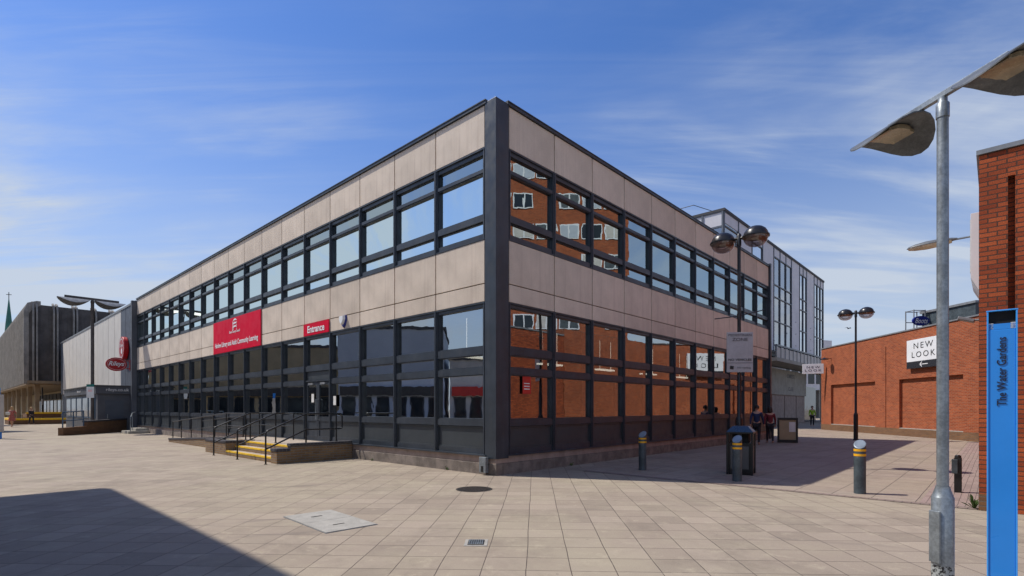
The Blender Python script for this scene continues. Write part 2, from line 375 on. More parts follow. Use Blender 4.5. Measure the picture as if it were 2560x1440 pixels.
M['bin_blue'] = surf('bin blue lid', (0.02, 0.05, 0.1), 0.3, 0, 0.1, 5)
M['bin_grille'] = surf('bin grille', (0.10, 0.10, 0.095), 0.5, 0.3)
M['lamp_black'] = surf('black lamp', (0.012, 0.011, 0.013), 0.33, 0, 0.2, 6)
M['bowl'] = glassmat('clear lamp bowl', (0.72, 0.66, 0.66), 0.10, 0.6, 0.002, 6)
M['bowl_in'] = surf('lamp reflector', (0.42, 0.33, 0.24), 0.6, 0, 0.2, 5)
M['sign_grey'] = surf('sign grey', (0.42, 0.43, 0.45), 0.55, 0, 0.08, 3, 0.08, streak=0.15)
M['ink'] = surf('black lettering', (0.02, 0.02, 0.02), 0.6)
M['ink_faded'] = surf('faded lettering', (0.12, 0.12, 0.13), 0.6)
M['shade_out'] = surf('weathered lamp shade', (0.115, 0.125, 0.135), 0.5, 0.1, 0.3, 6, 0.15, dirt=((0.32, 0.31, 0.28), 18, 0.66, 0.76))
M['shade_in'] = surf('cream shade underside', (0.68, 0.56, 0.38), 0.6, 0, 0.15, 3, 0.1, dirt=((0.25, 0.19, 0.11), 5, 0.5, 0.8))
M['diffuser'] = surf('lamp diffuser', (0.30, 0.25, 0.17), 0.2, 0, 0.25, 6)
M['totem'] = surf('sky blue totem', (0.02, 0.26, 0.78), 0.33, 0, 0.05, 1.5, 0, coat=0.2)
M['totem_edge'] = surf('totem edge', (0.05, 0.36, 0.9), 0.33, 0, 0.04, 2, 0)
M['navy_ink'] = surf('navy lettering', (0.008, 0.015, 0.04), 0.5)
M['sign_white'] = surf('sign white', (0.78, 0.79, 0.80), 0.35, 0, 0.03, 2, 0)
M['sign_black'] = surf('sign black', (0.02, 0.022, 0.028), 0.3)
M['metal_cap'] = surf('metal coping', (0.25, 0.26, 0.27), 0.5, 0.3, 0.15, 3)
M['cream_board'] = surf('cream board', (0.52, 0.49, 0.45), 0.6, 0, 0.08, 1.5)
M['lilac'] = surf('pale render', (0.66, 0.65, 0.68), 0.8, 0, 0.06, 0.6, 0.05, streak=0.12)
M['concrete'] = surf('stained concrete', (0.36, 0.335, 0.285), 0.9, 0, 0.12, 1.2, 0.1, 40, 0.003, 40, streak=0.5, streakcol=(0.17, 0.15, 0.12))
M['ribbed'] = surf('ribbed concrete', (0.27, 0.245, 0.215), 0.92, 0, 0.2, 1.5, 0.15, 30, 0.004, 30, streak=0.65, streakcol=(0.07, 0.07, 0.07))
M['soffit'] = surf('soffit', (0.30, 0.22, 0.14), 0.85, 0, 0.15, 1)
M['pale_panel'] = surf('pale vertical panel', (0.64, 0.595, 0.53), 0.7, 0, 0.06, 0.8, 0.05, streak=0.14)
M['slate'] = surf('slate panel', (0.075, 0.09, 0.115), 0.6, 0, 0.1, 1)
M['porch'] = surf('charcoal porch', (0.085, 0.092, 0.11), 0.5, 0, 0.15, 1)
M['copper'] = surf('green copper', (0.035, 0.15, 0.12), 0.7, 0, 0.15, 0.5)
M['oval_red'] = surf('sign red', (0.45, 0.006, 0.012), 0.35, 0, 0.05, 2)
M['pinkline'] = surf('sign outline', (0.85, 0.55, 0.52), 0.5)
M['green'] = surf('green board', (0.01, 0.16, 0.13), 0.5)
M['blue_metal'] = surf('blue grey rail', (0.06, 0.11, 0.18), 0.4)
M['navy'] = surf('navy oval', (0.01, 0.02, 0.22), 0.35)
M['tan'] = surf('tan render', (0.42, 0.33, 0.2), 0.85, 0, 0.1, 1)
M['bluegrey'] = surf('blue grey panels', (0.46, 0.50, 0.56), 0.7, 0, 0.06, 0.5)
M['window_strip'] = surf('pale curtain', (0.75, 0.62, 0.56), 0.9, 0, 0.1, 3)
M['paper'] = surf('paper notice', (0.75, 0.74, 0.7), 0.7)
M['poster_red'] = surf('poster red', (0.5, 0.03, 0.02), 0.6)
M['orange'] = surf('orange board', (0.7, 0.16, 0.02), 0.6)
M['skin'] = surf('skin', (0.52, 0.30, 0.21), 0.55, 0, 0.06, 8)
M['hair_blond'] = surf('blond hair', (0.48, 0.32, 0.14), 0.6, bump=0.004, bscale=60)
M['hair_dark'] = surf('dark hair', (0.03, 0.02, 0.015), 0.6)
M['dress'] = surf('rose patterned dress', (0.42, 0.13, 0.11), 0.85, 0, 0.5, 22)
M['dark_cloth'] = surf('dark clothes', (0.02, 0.02, 0.028), 0.85, 0, 0.2, 8)
M['blue_cloth'] = surf('blue shirt', (0.12, 0.18, 0.3), 0.85, 0, 0.2, 8)
M['navy_top'] = surf('navy top', (0.02, 0.035, 0.10), 0.85)
M['maroon'] = surf('maroon top', (0.16, 0.02, 0.03), 0.85)
M['blind'] = surf('tan vertical blind', (0.30, 0.215, 0.13), 0.9, 0, 0.2, 2)
M['hivis'] = surf('yellow green jacket', (0.35, 0.6, 0.03), 0.7)
M['leaf'] = surf('weed green', (0.07, 0.13, 0.03), 0.7)
M['lilac_door'] = surf('grey door', (0.2, 0.22, 0.26), 0.5)

def peel(base, dark):
    """galvanised base with torn black band near the foot"""
    m, t, p = newmat('peeling band'); o = coords(t)
    k = mapr(t, noise(t, o, 22, 5, 0.7), 0.46, 0.50, 0, 1)
    t.links.new(mixc(t, k, base, dark), p.inputs['Base Color']); p.inputs['Roughness'].default_value = 0.55
    return m
M['peel'] = peel((0.36, 0.38, 0.37), (0.012, 0.012, 0.014))

def perforated():
    m, t, p = newmat('perforated grille'); o = coords(t, 'UV')
    v = node(t, 'ShaderNodeTexVoronoi'); v.inputs['Scale'].default_value = 45; v.inputs['Randomness'].default_value = 0; t.links.new(o, v.inputs['Vector'])
    t.links.new(mixc(t, mapr(t, v.outputs['Distance'], 0.28, 0.36, 0, 1), (0.012, 0.012, 0.012), (0.13, 0.13, 0.125)), p.inputs['Base Color'])
    p.inputs['Roughness'].default_value = 0.45; return m
M['perf'] = perforated()

# ================================================================== THE SETTING
C0 = Vector((-0.38, 12.4, 0.0)); ROT = math.atan2(0.7344, 0.6788)
UR = Vector((0.6788, 0.7344, 0)); UL = Vector((-0.7344, 0.6788, 0))
def LW(lx, ly, z=0): v = C0 + UR*lx + UL*ly; return Vector((v.x, v.y, z))

g = MB().add([(-420, -60, 0), (420, -60, 0), (420, 700, 0), (-420, 700, 0)], [(0, 1, 2, 3)])
g.build('ground', M['paving'], kind='structure')
E0 = Vector((7.3, 8.2, 0))          # corner of the near brick building
def EP(a, b, z=0):                  # a along the street, b across it towards the library
    v = E0 + UR*a + UL*b; return (v.x, v.y, z)
MB().add([EP(0.15, 0.0, .004), EP(21.5, 0.0, .004), EP(60, 0, .004), EP(60, 11.5, .004), EP(0.15, 7.9, .004)], [(0, 1, 2, 3, 4)]).build('street_paving', M['street_paving'], kind='structure')
MB().add([EP(0.0, 0.0, .008), EP(0.16, 0.0, .008), EP(0.16, 7.5, .008), EP(0.0, 7.5, .008)], [(0, 1, 2, 3)]).build('drainage_channel', M['channel'], kind='structure')
MB().add([EP(0.17, 0.0, .008), EP(21.6, 0.0, .008), EP(21.6, 0.75, .008), EP(0.17, 0.75, .008)], [(0, 1, 2, 3)]).build('paver_path', M['pavers'], kind='structure')

# ================================================================== LIBRARY
lib = empty('library_building', C0, ROT, 'two storey library with dark window bands and beige stone panels on the corner', 'building')
UL0, BL, NL = 0.372, 1.872, 18
UR0, BR, NR = 0.445, 1.793, 11
LEN_L, LEN_R = UL0+BL*NL, UR0+BR*NR
ZT = 8.91
def wl(side):      # wall coordinates (u along, v outward, z) -> matrix in library space
    if side == 'L': return Matrix(((0, -1, 0, 0), (1, 0, 0, 0), (0, 0, 1, 0), (0, 0, 0, 1)))
    return Matrix(((1, 0, 0, 0), (0, -1, 0, 0), (0, 0, 1, 0), (0, 0, 0, 1)))
class WB(MB):      # builder in wall coordinates of one side
    def __init__(s, side): super().__init__(); s.m = wl(side)
    def add(s, vs, fs): return super().add([tuple(s.m @ Vector(v)) for v in vs], fs)

# core structure
m_ = MB()
m_.box(0.12, LEN_R-0.02, 0.12, LEN_L-0.02, 4.30, 5.52)     # first-floor zone
m_.build('floor_slab', M['ceiling'], lib)
MB().box(0.10, LEN_R-0.02, 0.10, LEN_L-0.02, 8.05, 8.95).build('roof', M['roof'], lib)
MB().box(0.10, LEN_R-0.02, 0.10, LEN_L-0.02, 0.30, 0.465).build('floor', M['carpet'], lib)
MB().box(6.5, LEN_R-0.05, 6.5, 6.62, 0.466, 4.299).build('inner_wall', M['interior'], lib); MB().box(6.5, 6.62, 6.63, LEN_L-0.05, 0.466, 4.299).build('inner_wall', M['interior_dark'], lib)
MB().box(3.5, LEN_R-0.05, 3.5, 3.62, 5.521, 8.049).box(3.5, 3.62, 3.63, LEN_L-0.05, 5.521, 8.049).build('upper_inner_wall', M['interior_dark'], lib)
MB().box(0.02, LEN_R, LEN_L-0.02, LEN_L+0.2, 0, 8.95).box(LEN_R-0.02, LEN_R+0.12, 0.02, LEN_L-0.03, 0, 8.95).build('end_wall', M['slate'], lib)
# plinth
p = WB('L'); p.box(0.1, LEN_L, -0.3, 0.03, -0.05, 0.27); p.build('plinth', M['plinth'], lib, bevel=0.01)
p = WB('L'); p.box(0.1, LEN_L, -0.3, 0.0, 0.272, 0.44); p.build('plinth_course', M['plinth_top'], lib, bevel=0.008)
p = WB('R'); p.box(-0.02, LEN_R, -0.3, 0.03, -0.05, 0.27); p.build('plinth', M['plinth'], lib, bevel=0.01)
p = WB('R'); p.box(0.0, LEN_R, -0.3, 0.0, 0.272, 0.44); p.build('plinth_course', M['plinth_top'], lib, bevel=0.008)
# corner column and trims
c = MB().box(-0.035, 0.41, -0.035, 0.34, 0.39, 8.945); c.build('corner_column', M['frame'], lib, bevel=0.006)
for side, ln, s0 in (('L', LEN_L, 0.30), ('R', LEN_R, 0.36)):
    f = WB(side); f.box(s0, ln+0.05, -0.35, 0.05, 8.915, 8.985); f.box(s0, ln+0.05, -0.3, 0.065, 8.986, 9.01)
    f.build('fascia', M['frame'], lib)
    b = WB(side); b.box(s0, ln, -0.3, -0.035, 7.90, 8.914); b.box(s0, ln, -0.3, -0.035, 4.17, 5.675)
    b.build('joint_backing', M['joint'], lib)
    u0, bw, n = (UL0, BL, NL) if side == 'L' else (UR0, BR, NR)
    r = WB(side)
    for z0, z1 in ((7.755, 7.895), (5.68, 5.83), (4.06, 4.165), (0.45, 0.60)):
        r.box(s0, ln, -0.10, -0.028, z0, z1)
    r.box(s0, ln, -0.1, 0.012, 7.86, 7.898); r.box(s0, ln, -0.1, 0.012, 5.672, 5.70); r.box(s0, ln, -0.1, 0.012, 4.135, 4.168); r.box(s0, ln, -0.1, 0.06, 0.441, 0.475)
    r.build('rail', M['frame'], lib)
e = WB('R'); e.box(LEN_R, LEN_R+0.16, -0.4, 0.10, 0.0, 9.09); e.build('end_post', M['frame'], lib)
e = WB('L'); e.box(LEN_L, LEN_L+0.3, -0.3, 0.30, 0.0, 8.85); e.build('end_post', M['porch'], lib)

MULL = 0.066
def bay_frames(side, bw, level, door=False):
    """window frame mesh for one bay, local u from 0 to bw"""
    fr = WB(side)
    if level == 'up': zs = [(7.30, 7.41), (6.12, 6.30)]; lo, hi = 5.83, 7.755; ops = [(7.41, 7.755), (6.30, 7.30), (5.83, 6.12)]
    else: zs = [(2.89, 3.105), (2.41, 2.60), (1.14, 1.33)]; lo, hi = 0.60, 4.06; ops = [(3.105, 4.06), (2.60, 2.89), (1.33, 2.41)]
    if door: zs = [(2.89, 3.105), (2.52, 2.60)]; ops = [(3.105, 4.06)]
    # mullion halves and their raised cap strips
    for a, b in ((0.002, MULL), (bw-MULL, bw-0.002)):
        fr.box(a, b, -0.15, 0.0, (lo if not door else 0.60)-0.13, hi+0.11)
    fr.box(0.003, 0.022, 0.0, 0.022, lo-0.13, hi+0.11); fr.box(bw-0.022, bw-0.003, 0.0, 0.022, lo-0.13, hi+0.11)
    for a, b in zs: fr.box(MULL, bw-MULL, -0.15, -0.012, a+0.012, b-0.012)
    # casements
    for i, (a, b) in enumerate(ops):
        t_ = 0.036 if (i == 1) == (level == 'up') or i == 1 else 0.022
        v0, v1 = (-0.12, -0.03) if t_ > 0.03 else (-0.12, -0.07)
        fr.box(MULL, MULL+t_, v0, v1, a, b); fr.box(bw-MULL-t_, bw-MULL, v0, v1, a, b)
        th_ = 0.012
        fr.box(MULL+t_, bw-MULL-t_, v0, v1-0.004, b-th_, b+0.011); fr.box(MULL+t_, bw-MULL-t_, v0, v1-0.004, a-0.011, a+th_)
    if level == 'up': bolts = [5.9+0.31*i for i in range(6)]
    else: bolts = [0.7+0.33*i for i in range(10)]
    for z in bolts:
        for u in (0.05, bw-0.05):
            fr.box(u-0.011, u+0.011, -0.001, 0.008, z-0.011, z+0.011)
    return fr, ops
def bay_glass(side, bw, ops):
    gl = WB(side)
    for a, b in ops:
        u0_, u1_, v = MULL+0.01, bw-MULL-0.01, -0.10
        gl.add([(u0_, v, a+.01), (u1_, v, a+.01), (u1_, v, b-.01), (u0_, v, b-.01)], [(0, 1, 2, 3)])
    return gl

for side, u0, bw, n in (('L', UL0, BL, NL), ('R', UR0, BR, NR)):
    protos = {}
    for lev in ('up', 'low'):
        fr, ops = bay_frames(side, bw, lev)
        wf = fr.build('window', M['frame'], lib)
        gp = bay_glass(side, bw, ops).build('pane', M['glass_up' if lev == 'up' else 'glass_low'], wf)
        kids = [gp]
        if lev == 'low':
            k = WB(side); k.box(MULL, bw-MULL, -0.09, -0.065, 0.60, 1.14)
            k.box(MULL, MULL+.03, -0.065, -0.04, 0.60, 1.14).box(bw-MULL-.03, bw-MULL, -0.065, -0.04, .60, 1.14).box(MULL+.03, bw-MULL-.03, -0.065, -.04, .60, .63).box(MULL+.03, bw-MULL-.03, -0.065, -.04, 1.11, 1.14)
            kids.append(k.build('infill_panel', M['infill'], wf))
            if side == 'R':
                cu = WB(side); cu.box(bw-MULL-0.20, bw-MULL-0.02, -0.19, -0.175, 1.25, 4.1); kids.append(cu.build('window_strip', M['window_strip'], wf))  # pale upright strip behind one edge of each bay
        protos[lev] = (wf, kids)
        blind = None
        dirv = Vector((0, 1, 0)) if side == 'L' else Vector((1, 0, 0))
        for i in range(n):
            if side == 'L' and lev == 'low' and i == 4: continue
            if i == 0: wf.location = dirv*(u0)
            else:
                o = wf.copy(); COL.objects.link(o); o.location = dirv*(u0+bw*i)
                for kd in kids: q = kd.copy(); COL.objects.link(q); q.parent = o
                if side == 'L' and lev == 'low' and i >= 8:
                    if blind is None:
                        bb = WB(side)
                        for k_ in range(9): bb.box(MULL+0.28+k_*0.15, MULL+0.39+k_*0.15, -0.36-0.03*(k_ % 2), -0.35-0.03*(k_ % 2), 1.25, 4.1)
                        blind = bb.build('blind', M['blind'], o)
                    else: q = blind.copy(); COL.objects.link(q); q.parent = o
    # cladding panels
    for z0, z1, hgt in ((7.915, 8.905, 'top'), (4.625, 5.665, 'mid'), (4.18, 4.60, 'low')):
        pm = WB(side); pm.box(0.02, bw-0.02, -0.05, 0.0, z0, z1)
        po = pm.build('cladding_panel', M['clad'], lib, bevel=0.004)
        for i in range(n):
            o = po if i == 0 else po.copy()
            if i: COL.objects.link(o)
            if side == 'L' and hgt != 'top' and i in (7, 8, 9) and False: continue
            o.location = dirv*(u0+bw*i)

# entrance doors in bay 4
fr, ops = bay_frames('L', BL, 'low', door=True)
dw = fr.build('door_surround', M['frame'], lib, loc=(0, UL0+BL*4, 0))
bay_glass('L', BL, ops).build('pane', M['glass_low'], dw)
k = WB('L'); k.box(MULL, BL-MULL, -0.09, -0.065, 2.60, 2.89); k.build('infill_panel', M['infill'], dw)
for j in range(2):
    a = MULL+0.01+j*((BL-2*MULL)/2); b = a+(BL-2*MULL)/2-0.02
    d = WB('L')
    d.box(a, a+0.09, -0.09, -0.04, 0.48, 2.51); d.box(b-0.09, b, -0.09, -0.04, 0.48, 2.51)
    for z0, z1 in ((0.48, 0.62), (1.14, 1.30), (2.40, 2.51)): d.box(a+0.09, b-0.09, -0.09, -0.04, z0, z1)
    d.box(a+0.09, b-0.09, -0.08, -0.06, 0.62, 1.14)
    do = d.build('door', M['frame'], lib, loc=(0, UL0+BL*4, 0))
    gl = WB('L'); gl.add([(a+.085, -.07, 1.29), (b-.085, -.07, 1.29), (b-.085, -.07, 2.41), (a+.085, -.07, 2.41)], [(0, 1, 2, 3)]); gl.build('pane', M['glass_low'], do)
    h = WB('L'); hx = (b-0.045) if j == 0 else (a+0.045)
    h.tube([(hx, -0.04, 1.2), (hx, 0.02, 1.2), (hx, 0.02, 1.9), (hx, -0.04, 1.9)], 0.014, 8); h.build('handle', M['galv'], do, smooth=True)
    cl_ = WB('L'); cl_.box((a+b)/2-0.16, (a+b)/2+0.16, -0.04, 0.02, 2.42, 2.49); cl_.build('door_closer', M['metal_cap'], do)
# ceiling lights on the ground floor
pr = None
for i in range(5):
    for j in range(1):
        for sd_ in ('R',):
            x, y = (2.2+3.6*i, 3.0+2.2*j) if sd_ == 'R' else (1.9+2.2*j, 6.5+5.2*i)
            if sd_ == 'L' and i == 0 and j == 0: pass
            if pr is None:
                pr = MB().box(-0.6, 0.6, -0.12, 0.12, 3.12, 3.17).tube([(-0.4, 0, 3.17), (-0.4, 0, 4.3)], 0.008, 6).tube([(0.4, 0, 3.17), (0.4, 0, 4.3)], 0.008, 6).build('ceiling_light', M['tube_light'], lib); o = pr
            else: o = pr.copy(); COL.objects.link(o)
            o.location = (x, y, 0)
# interior orange notice boards
MB().box(3.2, 4.9, 6.44, 6.498, 1.3, 2.6).build('notice_board', M['orange'], lib)

# ------------------------------------------------------------------ signs on the library
def wall_thing(name, label, cat, u, v, z, side='L'):
    if side == 'L': pos = LW(-v, u, z); rz = ROT - R(90)      # local x runs from far to near along the wall: use +x to the right as seen
    else: pos = LW(u, -v, z); rz = ROT
    return empty(name, pos, rz, label, cat)
# looking at the left facade, picture-right is decreasing u.  local x = -UL, local y = UR (into the wall), front faces -y
def flat_text(s_, m, par, x, z, w_=None, h_=None, y=-0.02, **kw):
    return lettering(s_, m, par, (x, y, z), (R(90), 0, 0), w_, h_, **kw)

u_mid = UL0+BL*8.5
sg = wall_thing('library_sign', 'large glossy red sign board naming the library on the sunlit facade', 'sign', u_mid, 0.03, 4.92)
MB().box(-BL*1.5+0.02, BL*1.5-0.02, -0.015, 0.02, -0.745, 0.745).build('board', M['red'], sg, bevel=0.003)
flat_text('Harlow Library and Adult Community Learning', M['white'], sg, 0.0, -0.40, 5.05, 0.30, bold=0.016)
flat_text('Essex County Council', M['white'], sg, -0.05, 0.10, 1.25, 0.15, bold=0.008)
def seax(cz):
    """a notched curved sword, hilt low on the left"""
    a = []; b = []
    for i in range(13):
        t = i/12; ang = math.pi*(0.93-0.80*t)
        a.append((0.24*math.cos(ang), 0.15*math.sin(ang)-0.03)); wd = 0.028+0.05*math.sin(math.pi*min(1, t*1.05))
        b.append((( 0.24-wd*0.6)*math.cos(ang), (0.15-wd)*math.sin(ang)-0.03))
    n = len(a); m_ = MB()
    pts = [(x, -0.024, z+cz) for x, z in a] + [(x, -0.024, z+cz) for x, z in b]
    m_.add(pts, [(i, i+1, n+i+1, n+i) for i in range(n-1)])
    m_.add([(-0.29, -0.024, cz-0.115), (-0.235, -0.024, cz-0.125), (-0.19, -0.024, cz-0.03), (-0.235, -0.024, cz+0.0)], [(0, 1, 2, 3)])
    m_.add([(-0.27, -0.024, cz-0.015), (-0.17, -0.024, cz-0.055), (-0.165, -0.024, cz-0.03), (-0.26, -0.024, cz+0.012)], [(0, 1, 2, 3)])
    m_.add([(0.235, -0.024, cz-0.02), (0.17, -0.024, cz-0.02), (0.21, -0.024, cz-0.075)], [(0, 1, 2)])
    m_.add([(-0.05, -0.024, cz+0.10), (0.03, -0.024, cz+0.10), (0.01, -0.024, cz+0.145)], [(0, 1, 2)])
    return m_
em = MB()
for cz in (0.56, 0.41, 0.26):
    q = seax(cz); em.add(q.v, q.f)
em.build('emblem', M['white'], sg)

es = wall_thing('entrance_sign', 'small red Entrance sign above the library doors', 'sign', UL0+BL*4.5, 0.03, 4.39)
MB().box(-BL/2+0.02, BL/2-0.02, -0.012, 0.02, -0.21, 0.21).build('board', M['red'], es, bevel=0.003)
flat_text('Entrance', M['white'], es, 0.02, 0.0, 1.22, 0.25, bold=0.02)
al = wall_thing('alarm_box', 'white and blue shield shaped alarm box right of the Entrance sign', 'alarm box', UL0+BL*3.5, 0.0, 4.43)
sh = [(-0.14, 0.16), (0.14, 0.16), (0.15, 0.02), (0.09, -0.12), (0.0, -0.2), (-0.09, -0.12), (-0.15, 0.02)]
def shield(k, y0, y1, zlo, zhi):
    pts = [(x*k, z*k) for x, z in sh]
    n = len(pts); m_ = MB()
    m_.add([(x, y0, z) for x, z in pts]+[(x*0.8, y1, z*0.85) for x, z in pts], [tuple(range(n))]+[tuple(range(2*n-1, n-1, -1))]+[(i, (i+1) % n, n+(i+1) % n, n+i) for i in range(n)])
    return m_
shield(1.15, 0.0, -0.06, 0, 0).build('backplate', M['navy'], al, bevel=0.004)
q = shield(1.0, -0.055, -0.13, 0, 0); q.v = [(x, y, z*0.85+0.035) for x, y, z in q.v]; q.build('cover', M['sign_white'], al, bevel=0.006)
# paper notices
nt1 = wall_thing('paper_notice', 'framed white paper notice taped inside the left entrance door', 'notice', UL0+BL*4+1.32, -0.05, 1.95)
MB().box(-0.13, 0.13, -0.004, 0.0, -0.19, 0.19).build('backing', M['bin'], nt1); MB().box(-0.09, 0.09, -0.008, -0.005, -0.15, 0.15).build('sheet', M['paper'], nt1)
nt2 = wall_thing('paper_notice', 'white paper notice in the window to the right of the entrance door', 'notice', UL0+BL*4-0.22, -0.05, 1.85)
MB().box(-0.13, 0.13, -0.004, 0.0, -0.19, 0.19).build('backing', M['bin'], nt2); MB().box(-0.09, 0.09, -0.008, -0.005, -0.15, 0.15).build('sheet', M['paper'], nt2)
po = empty('window_poster', LW(UR0+0.72, 0.052, 2.2), ROT, 'red and cream poster in the first shaded window beside the corner column', 'poster')
MB().box(-0.16, 0.16, -0.003, 0.0, -0.24, 0.2).build('sheet', M['poster_red'], po)
q = MB()
for i, z in enumerate((0.02, -0.05, -0.12)): q.box(-0.11, 0.11, -0.006, -0.004, z-0.012, z+0.012)
q.build('print', M['paper'], po)

# small galvanised box at the foot of the column
gb = empty('meter_box', LW(-0.10, 0.30, 0), ROT, 'dented galvanised box at the foot of the dark corner column', 'box')
MB().box(-0.07, 0.03, -0.12, 0.10, 0.06, 0.43).build('case', M['galv'], gb, bevel=0.006)
MB().box(-0.078, -0.0705, -0.04, 0.03, 0.08, 0.22).build('opening', M['pit'], gb)

# ------------------------------------------------------------------ entrance landing, steps, ramp (library axes)
ld = empty('entrance_steps', LW(0, 0, 0), ROT, 'buff brick entrance landing with yellow edged steps and a long side ramp', 'steps')
Z1 = 0.455
MB().box(-1.75, -0.035, 6.62, 12.9, 0, Z1).build('landing', M['step'], ld)
q = MB(); q.box(-2.05, -1.751, 6.78, 10.55, 0, 0.305).box(-2.35, -2.051, 6.78, 10.55, 0, 0.155)
q.build('tread', M['step'], ld, bevel=0.004)
q = MB()
for x, z in ((-2.35, 0.155), (-2.05, 0.305), (-1.75, Z1)):
    q.box(x-0.012, x+0.06, 6.79, 10.54, z-0.045, z+0.004)
q.build('nosing', M['yellow'], ld)
q = MB()
for x, z in ((-2.35, 0.11), (-2.05, 0.26), (-1.75, 0.41)): q.box(x-0.008, x-0.001, 6.79, 10.54, z-0.15 if z > .12 else 0, z-0.002)
q.build('riser', M['buff_brick'], ld)
MB().box(-2.0, -0.04, 6.38, 6.615, 0, 0.47).box(-2.42, -2.001, 6.38, 6.77, 0, 0.34).build('side_wall', M['buff_brick'], ld)
MB().box(-2.02, -0.04, 6.36, 6.635, 0.471, 0.56).box(-2.44, -2.021, 6.36, 6.79, 0.341, 0.43).build('coping', M['coping'], ld, bevel=0.012)
# planter block left of the steps
q = MB().box(-2.36, -2.14, 10.56, 12.6, 0, 0.40).box(-2.139, -1.40, 10.56, 10.78, 0, 0.40).box(-2.139, -1.40, 12.38, 12.6, 0, 0.40).box(-1.62, -1.40, 10.781, 12.379, 0.0, 0.46)
q.build('planter_wall', M['buff_brick'], ld)
q = MB().box(-2.38, -2.12, 10.54, 12.62, 0.401, 0.48).box(-2.119, -1.4, 10.54, 10.80, 0.401, 0.48).box(-2.119, -1.4, 12.36, 12.62, 0.401, 0.48)
q.build('planter_coping', M['coping'], ld, bevel=0.012)
MB().box(-2.13, -1.63, 10.79, 12.37, 0.2, 0.36).build('soil', M['leaf'], ld)
# ramp
def ramp_z(y): return Z1*(1-max(0, min(1, (y-12.9)/7.1)))
q = MB().prof([(12.62, 0.0), (20.0, 0.0), (20.0, 0.02), (12.901, Z1-0.01), (12.62, Z1-0.01)], -1.42, -0.04, 'x'); q.build('ramp', M['step'], ld)
q = MB().prof([(12.61, 0.0), (20.05, 0.0), (20.05, 0.10), (19.0, 0.14), (13.0, 0.42), (12.61, 0.42)], -1.66, -1.44, 'x'); q.build('ramp_wall', M['buff_brick'], ld)
q = MB().prof([(12.61, 0.422), (13.0, 0.422), (19.0, 0.142), (20.07, 0.102), (20.07, 0.18), (19.0, 0.22), (13.0, 0.50), (12.61, 0.50)], -1.68, -1.42, 'x'); q.build('ramp_coping', M['coping'], ld, bevel=0.01)

def handrail(label, top, posts, mid=None, r=0.024, mat='black_rail', name='handrail', group='black steel handrails at the library entrance'):
    o = empty(name, LW(*posts[0][:2], 0), 0, label, 'handrail', group)
    inv = Matrix.Translation(-Vector(o.location))
    W = lambda p_: tuple(inv @ LW(*p_))
    MB().tube([W(p_) for p_ in top], r, 10).build('top_rail', M[mat], o, smooth=True)
    if mid: MB().tube([W(p_) for p_ in mid], r*0.85, 10).build('lower_rail', M[mat], o, smooth=True)
    for (x, y, z0, z1) in posts:
        q = MB(); q.tube([W((x, y, z0)), W((x, y, z1))], r, 10); c_ = W((x, y, z0)); q.lathe([(0.045, 0), (0.045, 0.012)], c_, 12)
        q.build('post', M[mat], o, smooth=True)
    return o
def rnd(p0, p1, p2, k=0.09):
    """rounded corner at p1"""
    p0, p1, p2 = map(Vector, (p0, p1, p2)); a = p1+(p0-p1).normalized()*k; b = p1+(p2-p1).normalized()*k
    return [tuple(a.lerp(p1, t).lerp(p1.lerp(b, t), t)) for t in (0, .25, .5, .75, 1)]
H = 0.95
for ly, lab, ext in ((10.72, 'black handrail at the far side of the yellow edged steps', 0), (8.62, 'black handrail down the middle of the yellow edged steps', 0), (6.50, 'black handrail on the near side wall of the steps, longest of the three', 1)):
    xb, xt = -2.68, -1.50
    xm = -0.32 if ext else -1.2
    zt = Z1+H+(0.02)
    zb = H-0.02
    s = Vector((xb, ly, 0.02)); t1 = Vector((xb, ly, zb)); t2 = Vector((xt, ly, zt))
    if ext:
        mz = zt-0.47
        top = [(xb, ly, 0.3)] + rnd((xb, ly, 0.3), (xb, ly, zb), (xt, ly, zt), .08) + rnd((xb, ly, zb), (xt, ly, zt), (xm, ly, zt), .06) + rnd((xt, ly, zt), (xm, ly, zt), (xm, ly, mz), .08) + rnd((xm, ly, zt), (xm, ly, mz), (xt, ly, mz), .08) + [(xt, ly, mz), (xb, ly, zb-0.5)]
        posts = [(xb, ly, 0.0, zb-0.05), (xt, ly, 0.47, zt), (xm-0.16 if False else -0.52, ly, 0.56, zt)]
        handrail(lab, top, posts, None)
    else:
        top = [(xb, ly, 0.3)] + rnd((xb, ly, 0.3), (xb, ly, zb), (xt, ly, zt), .08) + rnd((xb, ly, zb), (xt, ly, zt), (xm, ly, zt), .06) + [(xm, ly, zt)]
        handrail(lab, top, [(xb, ly, 0.0, zb-0.05), (xt, ly, Z1, zt)], [(xb, ly, zb-0.5), (xt, ly, zt-0.47)])
ys = [12.9, 14.3, 15.7, 17.1, 18.5, 19.8]
handrail('black handrail along the outer wall of the long brick ramp',
         [(-1.55, 11.0, Z1+H), (-1.55, 12.9, Z1+H)]+[(-1.55, y, ramp_z(y)+H) for y in ys[1:]],
         [(-1.55, 11.0, 0.46, Z1+H)]+[(-1.55, y, ramp_z(y)*0.9+0.08, ramp_z(y)+H) for y in ys],
         [(-1.55, 11.0, Z1+H-.47), (-1.55, 12.9, Z1+H-.47)]+[(-1.55, y, ramp_z(y)+H-.47) for y in ys[1:]], 0.021)
ys = [9.9, 11.4, 12.9, 14.6, 16.3, 18.0, 19.8]
handrail('black handrail between the brick ramp and the library windows',
         [(-0.32, y, ramp_z(y)+H) for y in ys], [(-0.32, y, ramp_z(y)*0.98, ramp_z(y)+H) for y in ys],
         [(-0.32, y, ramp_z(y)+H-.47) for y in ys], 0.021)
